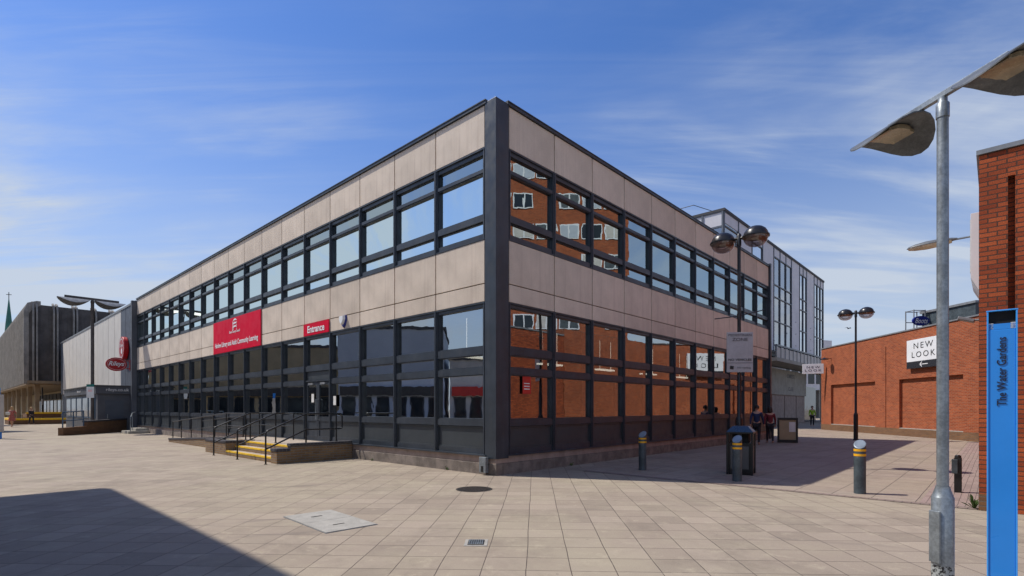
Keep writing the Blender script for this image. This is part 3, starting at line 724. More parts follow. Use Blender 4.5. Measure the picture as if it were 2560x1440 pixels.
# little steps and rail further along the facade
st = empty('side_steps', LW(-0.6, 31.6, 0), ROT, 'small concrete step block against the far end of the library', 'steps')
MB().box(-0.55, 0.55, -0.9, 0.9, 0, 0.16).build('lower_step', M['concrete'], st, bevel=0.01); MB().box(-0.1, 0.55, -0.6, 0.9, 0.161, 0.32).build('upper_step', M['concrete'], st, bevel=0.01)
handrail('grey handrail beside the small step block near the dark end post',
         [(-0.2, 33.6, 1.32), (-0.7, 31.9, 1.28), (-1.0, 30.9, 0.98)], [(-0.7, 31.9, 0.0, 1.28), (-1.0, 30.9, 0.0, 0.98)], None, 0.026, 'galv', group='grey rails near the club porch')

# ------------------------------------------------------------------ covers in the paving
mc = empty('manhole_cover', (-0.745, 10.33, 0), 0, 'round patterned cast iron manhole cover in front of the corner', 'manhole cover')
q = MB().lathe([(0.36, 0), (0.36, 0.006), (0.335, 0.006)], seg=40, cap=False); q.build('rim', M['cast'], mc)
MB().lathe([(0.001, 0.005), (0.332, 0.005), (0.332, 0.0)], seg=40, cap=False).build('lid', M['pit'], mc)
q = MB()
for i in range(-6, 7):
    for j in range(-6, 7):
        x, y = i*0.05+(j % 2)*0.025, j*0.05
        if math.hypot(x, y) < 0.305: q.box(x-0.017, x+0.017, y-0.017, y+0.017, 0.005, 0.011)
q.build('tread_pattern', M['cast'], mc)
ac = empty('access_cover', (-2.60, 7.44, 0), math.atan2(-1.02, 0.99), 'pale concrete filled double access cover set askew in the paving', 'access cover')
MB().box(-0.71, 0.71, -0.37, 0.37, 0.0, 0.007).build('rim', M['metal_cap'], ac)
for s_ in (-1, 1):
    lid = MB().box(0.004 if s_ > 0 else -0.70, 0.70 if s_ > 0 else -0.004, -0.36, 0.36, 0.0075, 0.013).build('lid', M['cover'], ac)
    MB().box(s_*0.35-0.015, s_*0.35+0.015, -0.10, 0.06, 0.0135, 0.016).build('keyhole', M['pit'], lid)
gc = empty('drain_cover', (-0.425, 6.22, 0), 0, 'small square grey hydrant cover in a pale frame', 'drain cover')
MB().box(-0.135, 0.135, -0.15, 0.15, 0, 0.006).build('surround', M['cover'], gc); MB().box(-0.095, 0.095, -0.11, 0.11, 0.0065, 0.010).build('lid', M['pit'], gc)
q = MB()
for i in range(7): q.box(-0.085+i*0.0255, -0.072+i*0.0255, -0.1, 0.1, 0.0105, 0.014)
for i in range(4): q.box(-0.088, 0.088, -0.1+i*0.063, -0.09+i*0.063, 0.0145, 0.016)
q.build('bar', M['galv'], gc)

# ------------------------------------------------------------------ bollards
def bollard():
    o = empty('bollard', (0, 0, 0), 0, 'x', 'bollard', 'grey bollards with yellow bands')
    def cyl(z0, z1, r, cut=False):
        q = MB(); sg_ = 28; v = []; 
        for j in range(sg_):
            a = 2*math.pi*j/sg_; v.append((r*math.cos(a), r*math.sin(a), z0))
        for j in range(sg_):
            a = 2*math.pi*j/sg_; v.append((r*math.cos(a), r*math.sin(a), z1+(0.075*math.sin(a)+0.02*math.cos(a) if cut else 0)))
        q.add(v, [(j, (j+1) % sg_, sg_+(j+1) % sg_, sg_+j) for j in range(sg_)]+([tuple(range(sg_, 2*sg_))] if not cut else []))
        return q
    cyl(0, 0.92, 0.098, True).build('post', M['bollard'], o, smooth=True)
    q = MB(); v = [(0.098*math.cos(a), 0.098*math.sin(a), 0.92+0.075*math.sin(a)+0.02*math.cos(a)) for a in [2*math.pi*j/28 for j in range(28)]]
    v2 = [(x*0.86, y*0.86, 0.006+0.92+(z-0.92)*0.86) for x, y, z in v]
    q.add(v+v2, [(j, (j+1) % 28, 28+(j+1) % 28, 28+j) for j in range(28)]+[tuple(range(28, 56))]); q.build('cap', M['bollard_top'], o)
    for z in (0.70, 0.79): cyl(z, z+0.042, 0.0995).build('band', M['band'], o, smooth=True)
    return o
b0 = bollard()
spots = [((3.36, 13.5), 'shaded yellow banded bollard nearest the library wall, furthest from the bin'), ((4.92, 11.46), 'yellow banded bollard standing right in front of the black litter bin'), ((6.50, 9.80), 'sunlit yellow banded bollard below the distant double lamp')]
for i, (p_, lab) in enumerate(spots):
    o = b0 if i == 0 else copy_tree(b0)
    o.location = (p_[0], p_[1], 0.004); o.rotation_euler = (0, 0, R(-25)); o['label'] = lab
tp = empty('timber_post', (8.42, 9.9, 0.004), ROT, 'short black square post with a small box fixed to its side', 'post')
q = MB().box(-0.055, 0.055, -0.055, 0.055, 0, 0.66); q.build('post', M['bin'], tp, bevel=0.006)
MB().lathe([(0.05, 0.66), (0.05, 0.69), (0.03, 0.71)], seg=14).build('cap', M['bin'], tp); MB().box(-0.085, -0.056, 0.0, 0.09, 0.36, 0.63).build('side_box', M['bollard'], tp, bevel=0.005)

# ------------------------------------------------------------------ litter bin
lb = empty('litter_bin', (5.57, 12.75, 0.004), ROT+R(12), 'black litter bin with perforated sides and a sloping blue lid', 'litter bin')
q = MB()
for sx in (-1, 1):
    for sy in (-1, 1): q.box(sx*0.27-0.025, sx*0.27+0.025, sy*0.27-0.025, sy*0.27+0.025, 0.0, 0.98)
q.box(-0.245, 0.245, -0.245, 0.245, 0.0, 0.02)
q.build('frame', M['bin'], lb, bevel=0.004)
MB().box(-0.262, 0.262, -0.262, 0.262, 0.02, 0.76).build('body', M['bin'], lb)
for a in range(4):
    q = MB().box(-0.2, 0.2, -0.272, -0.264, 0.14, 0.68); q.build('grille', M['perf'], lb, rot=(0, 0, R(90*a)))
MB().box(-0.30, 0.30, -0.30, 0.30, 0.98, 1.02).build('lid_rim', M['bin'], lb, bevel=0.005)
q = MB().add([(-.30,-.30,1.02),(.30,-.30,1.02),(.30,.30,1.02),(-.30,.30,1.02),(-.17,-.17,1.16),(.17,-.17,1.16),(.17,.17,1.16),(-.17,.17,1.16)], [(0,3,2,1),(4,5,6,7),(0,1,5,4),(1,2,6,5),(2,3,7,6),(3,0,4,7)])
q.build('lid', M['bin_blue'], lb, bevel=0.005)
MB().box(-0.18, 0.18, -0.18, 0.18, 0.76, 0.975).build('liner', M['pit'], lb)
q = MB()
for sy in (-1, 1): q.box(-0.045, 0.045, sy*0.27-0.012, sy*0.27+0.012, 0.76, 0.98)
for sx in (-1, 1): q.box(sx*0.27-0.012, sx*0.27+0.012, -0.045, 0.045, 0.76, 0.98)
q.build('post', M['bin'], lb)

# ------------------------------------------------------------------ double globe lamps
def globe_lamp(loc, label, rz, dz=0.0):
    o = empty('street_lamp', loc, rz, label, 'street lamp', 'black double headed street lamps')
    MB().lathe([(0.12, 0), (0.12, 0.06), (0.10, 0.08), (0.10, 1.25), (0.085, 1.32), (0.055, 1.36), (0.05, 3.0), (0.045, 6.35)], seg=16).build('pole', M['lamp_black'], o, smooth=True)
    MB().lathe([(0.06, 6.08), (0.06, 6.38), (0.03, 6.42)], seg=14).build('collar', M['lamp_black'], o, smooth=True)
    for s_ in (-1, 1):
        cx = s_*0.44
        MB().tube([(s_*0.03, 0, 6.28), (s_*0.2, 0, 6.3)], 0.045, 8).build('arm', M['lamp_black'], o, smooth=True)
        hd = MB().lathe([(0.345, 0.0), (0.35, 0.02), (0.345, 0.05), (0.315, 0.05)], (0, 0, 0), 28, cap=False)
        hd.lathe([(0.315, 0.05), (0.30, 0.13), (0.25, 0.21), (0.17, 0.27), (0.07, 0.305), (0.001, 0.31)], (0, 0, 0), 28, cap=False)
        h_ = hd.build('hood', M['lamp_black'], o, loc=(cx, 0, 6.22), rot=(0, 0, 0), smooth=True)
        MB().lathe([(0.33, 0.0), (0.001, 0.03)], (0, 0, 0), 28, cap=False).build('reflector', M['bowl_in'], h_, recalc=False)
        MB().lathe([(0.31, 0.0), (0.30, -0.08), (0.25, -0.16), (0.17, -0.22), (0.07, -0.25), (0.001, -0.255)], (0, 0, 0), 28, cap=False).build('bowl', M['bowl'], h_, smooth=True)
    return o
L1 = globe_lamp((6.28, 14.5, 0.004), 'double globe lamp nearest the library, carrying the pedestrian zone plate', ROT-R(90))
L2 = globe_lamp((16.98, 25.9, 0.004), 'double globe lamp standing alone before the long red brick wall', ROT-R(90))
q = MB()
q.tube([(0, 0, 4.14), (-0.50, -0.45, 4.06)], 0.014, 8); q.tube([(0, 0, 4.14), (0.52, 0.5, 4.32)], 0.014, 8); q.lathe([(0.062, 4.06), (0.062, 4.2)], seg=12)
q.build('banner_arm', M['lamp_black'], L1, smooth=True)
# plate
ps = empty('pedestrian_zone_sign', (6.255, 14.40, 2.58), R(-3), 'weathered grey pedestrian zone plate fixed to the lamp post', 'sign')
MB().box(-0.355, 0.355, -0.012, 0.012, 0, 1.10).build('plate', M['sign_grey'], ps, bevel=0.008)
MB().box(-0.07, 0.0, 0.0125, 0.05, 0.2, 0.26).box(-0.07, 0.0, 0.0125, 0.05, 0.85, 0.91).build('bracket', M['lamp_black'], ps)
lettering('PEDESTRIAN', M['ink_faded'], ps, (0, -0.016, 1.02), (R(90), 0, 0), 0.62, 0.065, bold=0.01)
lettering('ZONE', M['ink_faded'], ps, (0, -0.016, 0.90), (R(90), 0, 0), 0.42, 0.09, bold=0.015)
lettering('NO VEHICLES', M['ink'], ps, (0, -0.016, 0.345), (R(90), 0, 0), 0.62, 0.062, bold=0.015)
lettering('No cycling', M['ink_faded'], ps, (0.11, -0.016, 0.12), (R(90), 0, 0), 0.36, 0.06)
MB().box(-0.34, 0.34, -0.0155, -0.0125, 0.252, 0.262).build('rule', M['ink'], ps)
MB().obox((-0.22, -0.015, 0.13), (1, 0, -0.1), (0, 1, 0), (0.1, 0, 1), 0.05, 0.002, 0.045).build('symbol', M['ink'], ps)

# ------------------------------------------------------------------ near lamp with two bent shades
def shade_mesh(R0, sag, th=0.012, zoff=0.0, n=24, rings=8, ell=1.0):
    v = []; f = []
    def P(r, a, dz):
        x, y = r*math.cos(a)*ell, r*math.sin(a)
        return (x, y, zoff - sag*(y/R0)**2*(1.0) - dz)
    for k, dz in ((0, 0), (1, th)):
        v.append(P(0, 0, dz))
        for i in range(1, rings+1):
            for j in range(n): v.append(P(R0*i/rings, 2*math.pi*j/n, dz))
    per = 1+rings*n
    for k in (0, 1):
        b = k*per
        for j in range(n): f.append((b, b+1+j, b+1+(j+1) % n))
        for i in range(rings-1):
            for j in range(n): f.append((b+1+i*n+j, b+1+(i+1)*n+j, b+1+(i+1)*n+(j+1) % n, b+1+i*n+(j+1) % n))
    for j in range(n):
        a_ = 1+(rings-1)*n; f.append((a_+j, a_+(j+1) % n, per+a_+(j+1) % n, per+a_+j))
    return v, f, per
def bent_lamp(name, loc, rz, label, zt, pole, barlen, shadeR, sag, cdist, barw, base, matp, group=None):
    """bar and the shade ridges run along local x"""
    o = empty(name, loc, rz, label, 'street lamp', group)
    if base:
        br, bh, br2 = base
        MB().lathe([(br, 0.0), (br, 0.20)], seg=28).build('foot_band', M['peel'], o, smooth=True)
        MB().lathe([(br, 0.201), (br, bh), (br-0.003, bh+0.004), (pole+0.008, bh+0.09), (pole+0.008, bh+0.10)], seg=28).build('base', matp, o, smooth=True)
        MB().box(-0.05, 0.05, -br-0.008, -br+0.01, 0.22, bh-0.12).build('door', matp, o, bevel=0.003)
        z0 = bh+0.101
    else: z0 = 0
    MB().lathe([(pole, z0), (pole*0.97, zt-0.16)], seg=24).build('pole', matp, o, smooth=True)
    MB().lathe([(pole*1.12, zt-0.20), (pole*1.12, zt-0.08), (pole*0.8, zt-0.06), (pole*0.8, zt-0.02)], seg=20).build('collar', M['galv'] if base else matp, o, smooth=True)
    MB().box(-barlen/2, barlen/2, -barw/2, barw/2, zt-0.02, zt+0.03 if base else zt+0.12).build('crossbar', matp, o, bevel=0.003)
    for s_ in (-1, 1):
        v, f, per = shade_mesh(shadeR, sag)
        q = MB(); nt_ = len(f)
        q.add(v, f); half = None
        top_n = 24+7*24
        q.mi = [0]*top_n+[1]*top_n+[0]*24
        sh_ = q.build('shade', [M['shade_out'], M['shade_in']], o, loc=(s_*cdist, 0, zt-0.025), smooth=True, recalc=False)
        if base:
            q = MB(); nn = 9; rows = []
            for jx in (-0.12, 0.12):
                for i in range(nn):
                    y = -0.14+0.28*i/(nn-1); rows.append((jx+(0.02 if abs(y) < .1 else 0)*(1 if jx > 0 else -1), y, -sag*(y/shadeR)**2-0.02))
            low = [(x, y, z-0.025-0.02*(1-(y/0.16)**2)) for x, y, z in rows]
            q.add(rows+low, [(i, i+1, nn+i+1, nn+i) for i in range(nn-1)]+[(2*nn+i, 3*nn+i, 3*nn+i+1, 2*nn+i+1) for i in range(nn-1)]+[(i, 2*nn+i, 2*nn+i+1, i+1) for i in range(nn-1)]+[(nn+i, nn+i+1, 3*nn+i+1, 3*nn+i) for i in range(nn-1)]+[(0, nn, 3*nn, 2*nn), (nn-1, 3*nn-1, 4*nn-1, 2*nn-1)])
            q.build('diffuser', M['diffuser'], sh_, bevel=0.004)
    return o
NL_ = bent_lamp('plaza_lamp', (3.86, 4.70, 0), math.atan2(-1.07, 0.17), 'tall galvanised lamp in the foreground with two bent weathered shades', 4.40, 0.0445, 1.10, 0.345, 0.20, 0.53, 0.045, (0.083, 0.80, 0), M['galv'])
FL_ = bent_lamp('plaza_lamp', (-26.8, 33.5, 0), math.atan2(0.734, 0.679), 'tall dark lamp with two broad sagging shades before the club building', 8.5, 0.095, 2.75, 0.82, 0.36, 0.92, 0.12, None, M['rib_back'])
nb = empty('notice_plate', (-26.8, 33.34, 2.25), R(-8), 'white notice with a green header on the distant lamp post', 'notice')
MB().box(-0.27, 0.27, -0.02, 0.0, 0, 0.70).build('plate', M['paper'], nb); MB().box(-0.272, 0.272, -0.024, 0.0, 0.701, 0.86).build('header', M['green'], nb)
MB().box(-0.15, 0.15, -0.024, -0.021, 0.38, 0.52).build('print', M['pinkline'], nb)

# ------------------------------------------------------------------ blue totem
tt = empty('blue_totem_sign', (4.56, 4.88, 0), ROT-R(90), 'slim bright blue totem sign reading The Water Gardens', 'totem sign')
MB().box(-0.092, 0.092, -0.022, 0.03, 0.0, 2.33).build('panel', M['totem'], tt, bevel=0.004)
MB().box(-0.105, -0.0925, -0.03, 0.045, 0.0, 2.50).box(0.0925, 0.105, -0.03, 0.045, 0.0, 2.50).box(-0.109, 0.109, -0.032, 0.047, 2.501, 2.512).build('edge_trim', M['totem_edge'], tt, bevel=0.002)
MB().box(-0.092, 0.092, 0.0, 0.02, 2.39, 2.50).build('recess', M['pit'], tt); MB().box(-0.092, -0.06, -0.02, -0.001, 2.335, 2.39).box(0.058, 0.092, -0.02, -0.001, 2.335, 2.39).build('clip', M['sign_white'], tt)
MB().box(-0.0915, 0.0915, -0.02, 0.02, 2.332, 2.385).build('cap', M['totem'], tt)
lettering('The Water Gardens', M['navy_ink'], tt, (-0.003, -0.026, 1.94), (R(90), R(-90), 0), 0.635, 0.066, bold=0.006)

# ================================================================== NEAR BRICK BUILDING (library axes, corner E0)
nbld = empty('brick_shop_building', E0, ROT, 'near red brick building at the right edge with a deep vertical slot', 'building')
HB = 5.55
# local x = along the street (UR), local -y = away from library along front face
q = MB()
q.box(0.0, 12.0, -0.33, 0.0, 0.0, HB)                 # corner pier and street side
q.box(0.12, 12.0, -0.41, -0.331, 0.0, HB)             # slot back
q.box(0.0, 12.0, -9.0, -0.411, 0.0, HB)
q.build('wall', M['red_brick_near'], nbld)
MB().box(0.0, 0.119, -0.41, -0.331, HB-0.42, HB).build('slot_head', M['red_brick_near'], nbld)
MB().box(-0.03, 12.0, -9.0, 0.03, HB+0.001, HB+0.07).build('roof_coping', M['metal_cap'], nbld)
q = MB().box(-0.004, 12.01, -0.32, 0.004, 0.0, 0.26)
q.build('base_course', M['brick_base'], nbld)
ws = empty('projecting_white_sign', E0+UR*1.2, ROT, 'blank white sign box hung high on the street side of the near brick building', 'sign')
q = MB(); q.prof([(0.008, 3.62), (0.13, 3.88), (0.13, 5.0), (0.008, 5.0)], 0.0, 1.5, 'x'); q.build('case', M['sign_white'], ws, bevel=0.004)
MB().box(0.02, 1.48, 0.1305, 0.138, 3.98, 4.9).build('face', M['cream_board'], ws)
wlmp = empty('wall_street_lamp', E0+UR*2.0, ROT, 'lichened cobra head street lamp on a thin arm behind the grey lamp post', 'street lamp')
MB().tube([(0, 0.0, 4.80), (0, 0.36, 4.79)], 0.018, 10).build('arm', M['galv'], wlmp, smooth=True)
q = MB(); sg_ = 14; prof_ = [(0.34, .035, .03), (0.42, .07, .05), (0.6, .11, .075), (0.8, .12, .08), (0.98, .095, .06), (1.08, .05, .035), (1.11, .008, .006)]
vv = []
for (y, a, h_) in prof_:
    for j in range(sg_):
        an = math.pi*j/(sg_-1); vv.append((a*math.cos(an), y, 4.785-0.05*(y-.34)+h_*math.sin(an)))
ff = [(i*sg_+j, i*sg_+j+1, (i+1)*sg_+j+1, (i+1)*sg_+j) for i in range(len(prof_)-1) for j in range(sg_-1)]+[(i*sg_, (i+1)*sg_, (i+1)*sg_+sg_-1, i*sg_+sg_-1) for i in range(len(prof_)-1)]
q.add(vv, ff); q.build('hood', M['shade_out'], wlmp, smooth=True)
q = MB(); vv = []
for (y, a, h_) in prof_[1:6]:
    for j in range(sg_):
        an = math.pi*j/(sg_-1); vv.append((a*0.9*math.cos(an), y, 4.783-0.05*(y-.34)-h_*0.9*math.sin(an)))
q.add(vv, [(i*sg_+j, i*sg_+j+1, (i+1)*sg_+j+1, (i+1)*sg_+j) for i in range(4) for j in range(sg_-1)]); q.build('lens', M['shade_in'], wlmp, smooth=True)
fl = empty('floodlight', E0+UR*1.6, ROT, 'small pale floodlight bracketed to the brick corner above the long wall', 'floodlight')
MB().tube([(0, 0, 3.18), (0, 0.14, 3.18)], 0.02, 8).build('bracket', M['galv'], fl); MB().obox((0, 0.20, 3.2), (1, 0, 0), (0, 1, 0.35), (0, -0.35, 1), 0.12, 0.12, 0.025).build('head', M['metal_cap'], fl, bevel=0.01)
wd = empty('weed', EP(0.12, 0.06), 0, 'green weed sprouting at the foot of the near brick corner', 'weed')
q = MB()
for i in range(16):
    a = random.uniform(0, 6.28); l = random.uniform(0.08, 0.2); h_ = random.uniform(0.08, 0.26); d = Vector((math.cos(a), math.sin(a), 0)); s_ = Vector((-math.sin(a), math.cos(a), 0))*0.012
    q.add([s_, -s_, d*l*0.6+s_*1.6+Vector((0, 0, h_*0.8)), d*l+Vector((0, 0, h_))], [(0, 1, 2), (1, 3, 2)])
q.build('leaves', M['leaf'], wd, recalc=False)

for k_w, (lx_, ly_, lab_) in enumerate(((-0.06, 1.7, 'small weed at the library plinth near the dark corner column'), (-0.06, 5.2, 'small weed at the library plinth beside the brick side wall'), (2.9, -0.07, 'small weed at the plinth on the shaded side of the library'))):
    c_ = LW(lx_, ly_, 0); w2 = copy_tree(wd); w2.location = c_; w2.scale = (0.45,)*3; w2.rotation_euler = (0, 0, k_w*1.3); w2['label'] = lab_
# ================================================================== LONG BRICK BUILDING WITH RECESSED PANELS
A_ = Vector((22.0, 24.7, 0)); B_ = Vector((23.0, 39.0, 0)); AB = (B_-A_).normalized(); WR = math.atan2(AB.y, AB.x); WLn = (B_-A_).length
lb2 = empty('long_brick_building', A_, WR, 'long low red brick building with two blind recessed wall panels', 'building')
HB2 = 5.95; rec = 0.16
recs = [(0.95, 5.64), (7.88, 13.0)]
q = MB(); us = [(-1.6, 0.95), (5.64, 6.82), (6.88, 7.88), (13.0, WLn)]
for a, b in us: q.box(a, b, -rec, 0, 0.42, HB2)
for a, b in recs: q.box(a, b, -rec, 0, 3.25, HB2)
q.box(6.82, 6.88, -rec, 0, 5.3, HB2)
q.box(-1.6, WLn, -0.4, -rec-0.001, 0.0, HB2)
q.build('wall', M['red_brick'], lb2)
MB().box(-1.6, WLn+0.01, -rec, 0.012, 0.0, 0.419).build('base_course', M['brick_base'], lb2)
MB().box(0.95, 5.64, -rec, 0.0, 0.42, 0.46).box(7.88, 13.0, -rec, 0.0, 0.42, 0.46).build('sill', M['cover'], lb2)
iv = Matrix.Rotation(-WR, 4, 'Z') @ Matrix.Translation(-A_)
MP = E0+UR*12.05; foot = [MP, MP-UL*9.0, Vector((37, 6.5, 0)), Vector((37, 39.2, 0)), B_+Vector((0.3, 0.02, 0)), A_+Vector((0.35, 0, 0))]
q = MB().prism([tuple((iv @ f_)[:2]) for f_ in foot], 0.0, HB2-0.01); q.build('side_wall', M['red_brick'], lb2)
MB().box(-1.6, WLn+0.05, -0.45, 0.05, HB2+0.001, HB2+0.07).build('coping', M['metal_cap'], lb2)
pk = [tuple((iv @ f_)[:2]) for f_ in foot]; MB().prism(pk, HB2-0.009, HB2+0.002).build('roof', M['roof'], lb2)

# NEW LOOK sign on the wall : local x along wall away from camera (picture left), outward = +y
ns = empty('shop_sign', A_+AB*3.35, WR, 'large white NEW LOOK sign with a black arrow strip on the brick wall', 'sign')
MB().box(-1.3, 1.35, 0.02, 0.20, 4.15, 5.35).build('case', M['sign_white'], ns, bevel=0.01)
MB().box(-1.3, 1.35, 0.02, 0.203, 3.78, 4.149).build('arrow_panel', M['sign_black'], ns)
for s_, z in (('NEW', 5.0), ('LOOK', 4.52)):
    lettering(s_, M['ink'], ns, (0.05, 0.207, z), (R(90), 0, R(180)), 1.45 if s_ == 'NEW' else 1.75, 0.31, bold=-0.004, spacing=1.35)
q = MB(); q.obox((0.0, 0.207, 3.965), (1, 0, 0), (0, 1, 0), (0, 0, 1), 0.30, 0.003, 0.018)
for s_ in (-1, 1): q.obox((0.225, 0.207, 3.965+s_*0.062), (-0.75, 0, s_*0.66), (0, 1, 0), (s_*0.66, 0, 0.75), 0.105, 0.003, 0.018)
q.build('arrow', M['white'], ns)
h2 = empty('hanging_shop_sign', (22.15, 38.6, 4.12), R(-26), 'small white NEW LOOK sign projecting from the far end of the brick wall', 'sign')
MB().box(-0.68, 0.68, -0.06, 0.06, 0, 0.72).build('case', M['sign_white'], h2, bevel=0.01)
for s_, z in (('NEW', 0.48), ('LOOK', 0.24)): lettering(s_, M['ink'], h2, (0.02, -0.066, z), (R(90), 0, 0), 0.85 if s_ == 'NEW' else 1.05, 0.16, spacing=1.35)
wl2 = empty('wall_lantern', (22.6, 37.6, 5.1), 0, 'small dark lamp projecting above the little hanging sign', 'lamp')
MB().tube([(0.35, 0, 0.05), (-0.1, 0, 0.05)], 0.02, 8).build('arm', M['lamp_black'], wl2); MB().lathe([(0.02, 0.12), (0.26, 0.0), (0.26, -0.04)], (-0.2, 0, 0), 16).build('hood', M['lamp_black'], wl2)

# Boots sign gantry on the roof
bt = empty('roof_sign', (28.6, 36.8, HB2), R(4), 'navy oval Boots sign on a steel frame rising above the brick roof', 'sign')
q = MB()
for x in (-0.42, 0.42):
    for y in (0, 0.7): q.tube([(x, y, 0), (x, y, 2.55)], 0.035, 8)
for z in (2.5, 1.75, 0.85): q.tube([(-0.42, 0, z), (0.42, 0, z)], 0.03, 8); q.tube([(-0.42, 0.7, z), (0.42, 0.7, z)], 0.03, 8)
q.tube([(-0.42, 0, 2.5), (-0.42, 0.7, 2.5)], 0.03, 8); q.tube([(0.42, 0, 2.5), (0.42, 0.7, 2.5)], 0.03, 8)
q.build('frame', M['metal_cap'], bt)
q = MB(); n_ = 32
q.add([(0.62*math.cos(2*math.pi*i/n_), -0.16, 1.75+0.34*math.sin(2*math.pi*i/n_)) for i in range(n_)]+[(0.62*math.cos(2*math.pi*i/n_), -0.04, 1.75+0.34*math.sin(2*math.pi*i/n_)) for i in range(n_)], [tuple(range(n_)), tuple(range(2*n_-1, n_-1, -1))]+[(i, (i+1) % n_, n_+(i+1) % n_, n_+i) for i in range(n_)])
q.build('oval', M['navy'], bt)
MB().box(-0.4, 0.4, 0.05, 0.6, 0.2, 0.8).build('box', M['navy'], bt)
lettering('Boots', M['white'], bt, (0, -0.165, 1.75), (R(90), 0, 0), 0.95, 0.36, shear=0.4, bold=0.01)
# dark roof house
rh = empty('roof_plant_room', (31.2, 33.5, HB2), R(4), 'dark grey plant room with a small window on the brick roof', 'building')
MB().box(-1.7, 1.6, 0, 4, 0, 2.35).build('wall', M['bollard'], rh); MB().box(-1.8, 1.7, -0.1, 4.1, 2.351, 2.5).build('roof', M['metal_cap'], rh)
MB().box(-1.78, -1.0, -0.12, -0.001, 0, 1.3).build('door', M['concrete'], rh); MB().box(-0.5, 0.9, -0.05, -0.001, 0.2, 1.0).build('window', M['lilac'], rh); MB().box(-0.4, 0.8, -0.06, -0.051, 0.3, 0.9).build('pane', M['glass_dark'], rh)

# tall brick block standing further right (seen only mirrored in the library glass)
tw = empty('tall_brick_block', (24.6, 8.0, 0), R(3), 'tall red brick block with strips of white windows, mirrored in the library glass', 'building')
MB().box(0, 10, 0, 15.2, HB2+0.05, 24).build('wall', M['red_brick'], tw)
for fl_ in range(8):
    z = 7.2+fl_*2.15
    for j in range(9):
        if (fl_*5+j*3) % 7 == 0: continue
        y = 0.5+j*1.62
        wv = MB().box(-0.05, 0.0, y, y+1.45, z, z+1.05).build('window', M['sign_white'], tw)
        MB().add([(-0.06, y+0.08, z+0.08), (-0.06, y+0.68, z+0.08), (-0.06, y+0.68, z+0.97), (-0.06, y+0.08, z+0.97), (-0.06, y+0.77, z+0.08), (-0.06, y+1.37, z+0.08), (-0.06, y+1.37, z+0.97), (-0.06, y+0.77, z+0.97)], [(0, 1, 2, 3), (4, 5, 6, 7)]).build('pane', M[('glass_dark', 'cream_board', 'bollard', 'bluegrey')[(fl_*3+j*5) % 4]], wv)

# ================================================================== PALE BUILDING BEHIND THE LIBRARY
RB = LW(20.75, 2.53); 
rb = empty('pale_office_building', RB, ROT, 'taller pale office building with strip glazing behind the library', 'building')
HR = 12.75; RL = 23.0; ZB = 5.55
panels = [(2.3, 4.55), (6.65, 8.9), (13.2, 15.3), (17.4, 19.7)]
glz = [(0.0, 2.3, 1), (4.55, 6.65, 1), (8.9, 13.2, 3), (15.3, 17.4, 2), (19.7, 22.9, 3)]
for a, b in panels:
    MB().box(a, b, 0.0, 0.35, ZB, HR-0.1).build('wall_panel', M['lilac'], rb)
q = MB()
for a, b in panels[1:]:
    for z in (6.3, 7.2, 8.1): q.lathe([(0.06, 0), (0.06, 0.02)], ((a+b)/2, -0.01, z), 8)
q.build('fixing', M['lamp_black'], rb)
MB().box(0.0, RL, 0.36, 0.5, ZB, HR-0.1).build('inner_wall', M['interior'], rb) if False else None
MB().box(0.6, RL-0.05, 3.0, 3.1, 0, HR-0.15).box(0.65, RL-0.06, 0.6, 2.99, 8.6, 8.75).build('inner_wall', M['cream_board'], rb)
for a, b, n_ in glz:
    w_ = MB()
    zr = [HR-0.1, HR-0.75, 10.1, 9.25, 7.6, ZB] if a > 0.1 else [HR-0.1, HR-0.9, 9.6, ZB]
    for z in zr: w_.box(a+0.02, b-0.02, -0.04, 0.06, z-0.03, z+0.03)
    for i in range(n_+1):
        x = a+0.04+(b-a-0.08)*i/n_; w_.box(x-0.032, x+0.032, -0.05, 0.07, ZB, HR-0.1)
    wf = w_.build('window', M['pale_frame'], rb)
    MB().add([(a, 0.02, ZB), (b, 0.02, ZB), (b, 0.02, HR-0.75), (a, 0.02, HR-0.75)], [(0, 1, 2, 3)]).build('pane', M['glass_far'], wf)
    MB().box(a+.05, b-.05, 0.0, 0.05, HR-0.72, HR-0.14).build('head_panel', M['lilac'], wf)
# gable towards the library
g_ = MB(); 
for z in (HR-0.1, HR-0.95, 9.2): g_.box(-0.04, 0.06, 0.04, 2.3, z-0.05, z+0.05)
for y in (0.0, 1.15, 2.3): g_.box(-0.05, 0.07, y, y+0.1, 8.9, HR-0.1)
gw = g_.build('side_window', M['pale_frame'], rb)
MB().add([(0.01, 0.05, 9.0), (0.01, 2.3, 9.0), (0.01, 2.3, HR-0.95), (0.01, 0.05, HR-0.95)], [(0, 1, 2, 3)]).build('pane', M['glass_far'], gw)
MB().box(0, 0.04, 0.1, 2.3, HR-0.93, HR-0.14).build('head_panel', M['lilac'], gw)
MB().box(-0.03, 0.5, 2.42, 3.0, 8.9, HR-0.3).build('pier', M['plinth_top'], rb)
MB().box(-0.1, 0.55, 3.0, 11.5, 0.0, HR-0.25).build('gable_wall', M['concrete'], rb)
MB().box(-0.12, 0.6, 2.35, 11.6, HR-0.249, HR-0.12).build('gable_coping', M['roof'], rb)
MB().box(-0.06, RL+0.05, -0.08, 12, HR-0.099, HR+0.04).build('roof', M['roof'], rb)
q = MB()
q.tube([(0.6, 10.5, HR+0.9), (0.6, 2.0, HR+0.9)], 0.02, 6); q.tube([(0.6, 2.0, HR+0.9), (0.6, 0.6, HR+0.1)], 0.02, 6); q.tube([(0.6, 3.4, HR), (0.6, 3.4, HR+0.95)], 0.02, 6); q.tube([(0.6, 2.3, HR+0.22), (0.6, 5, HR+0.22)], 0.02, 6)
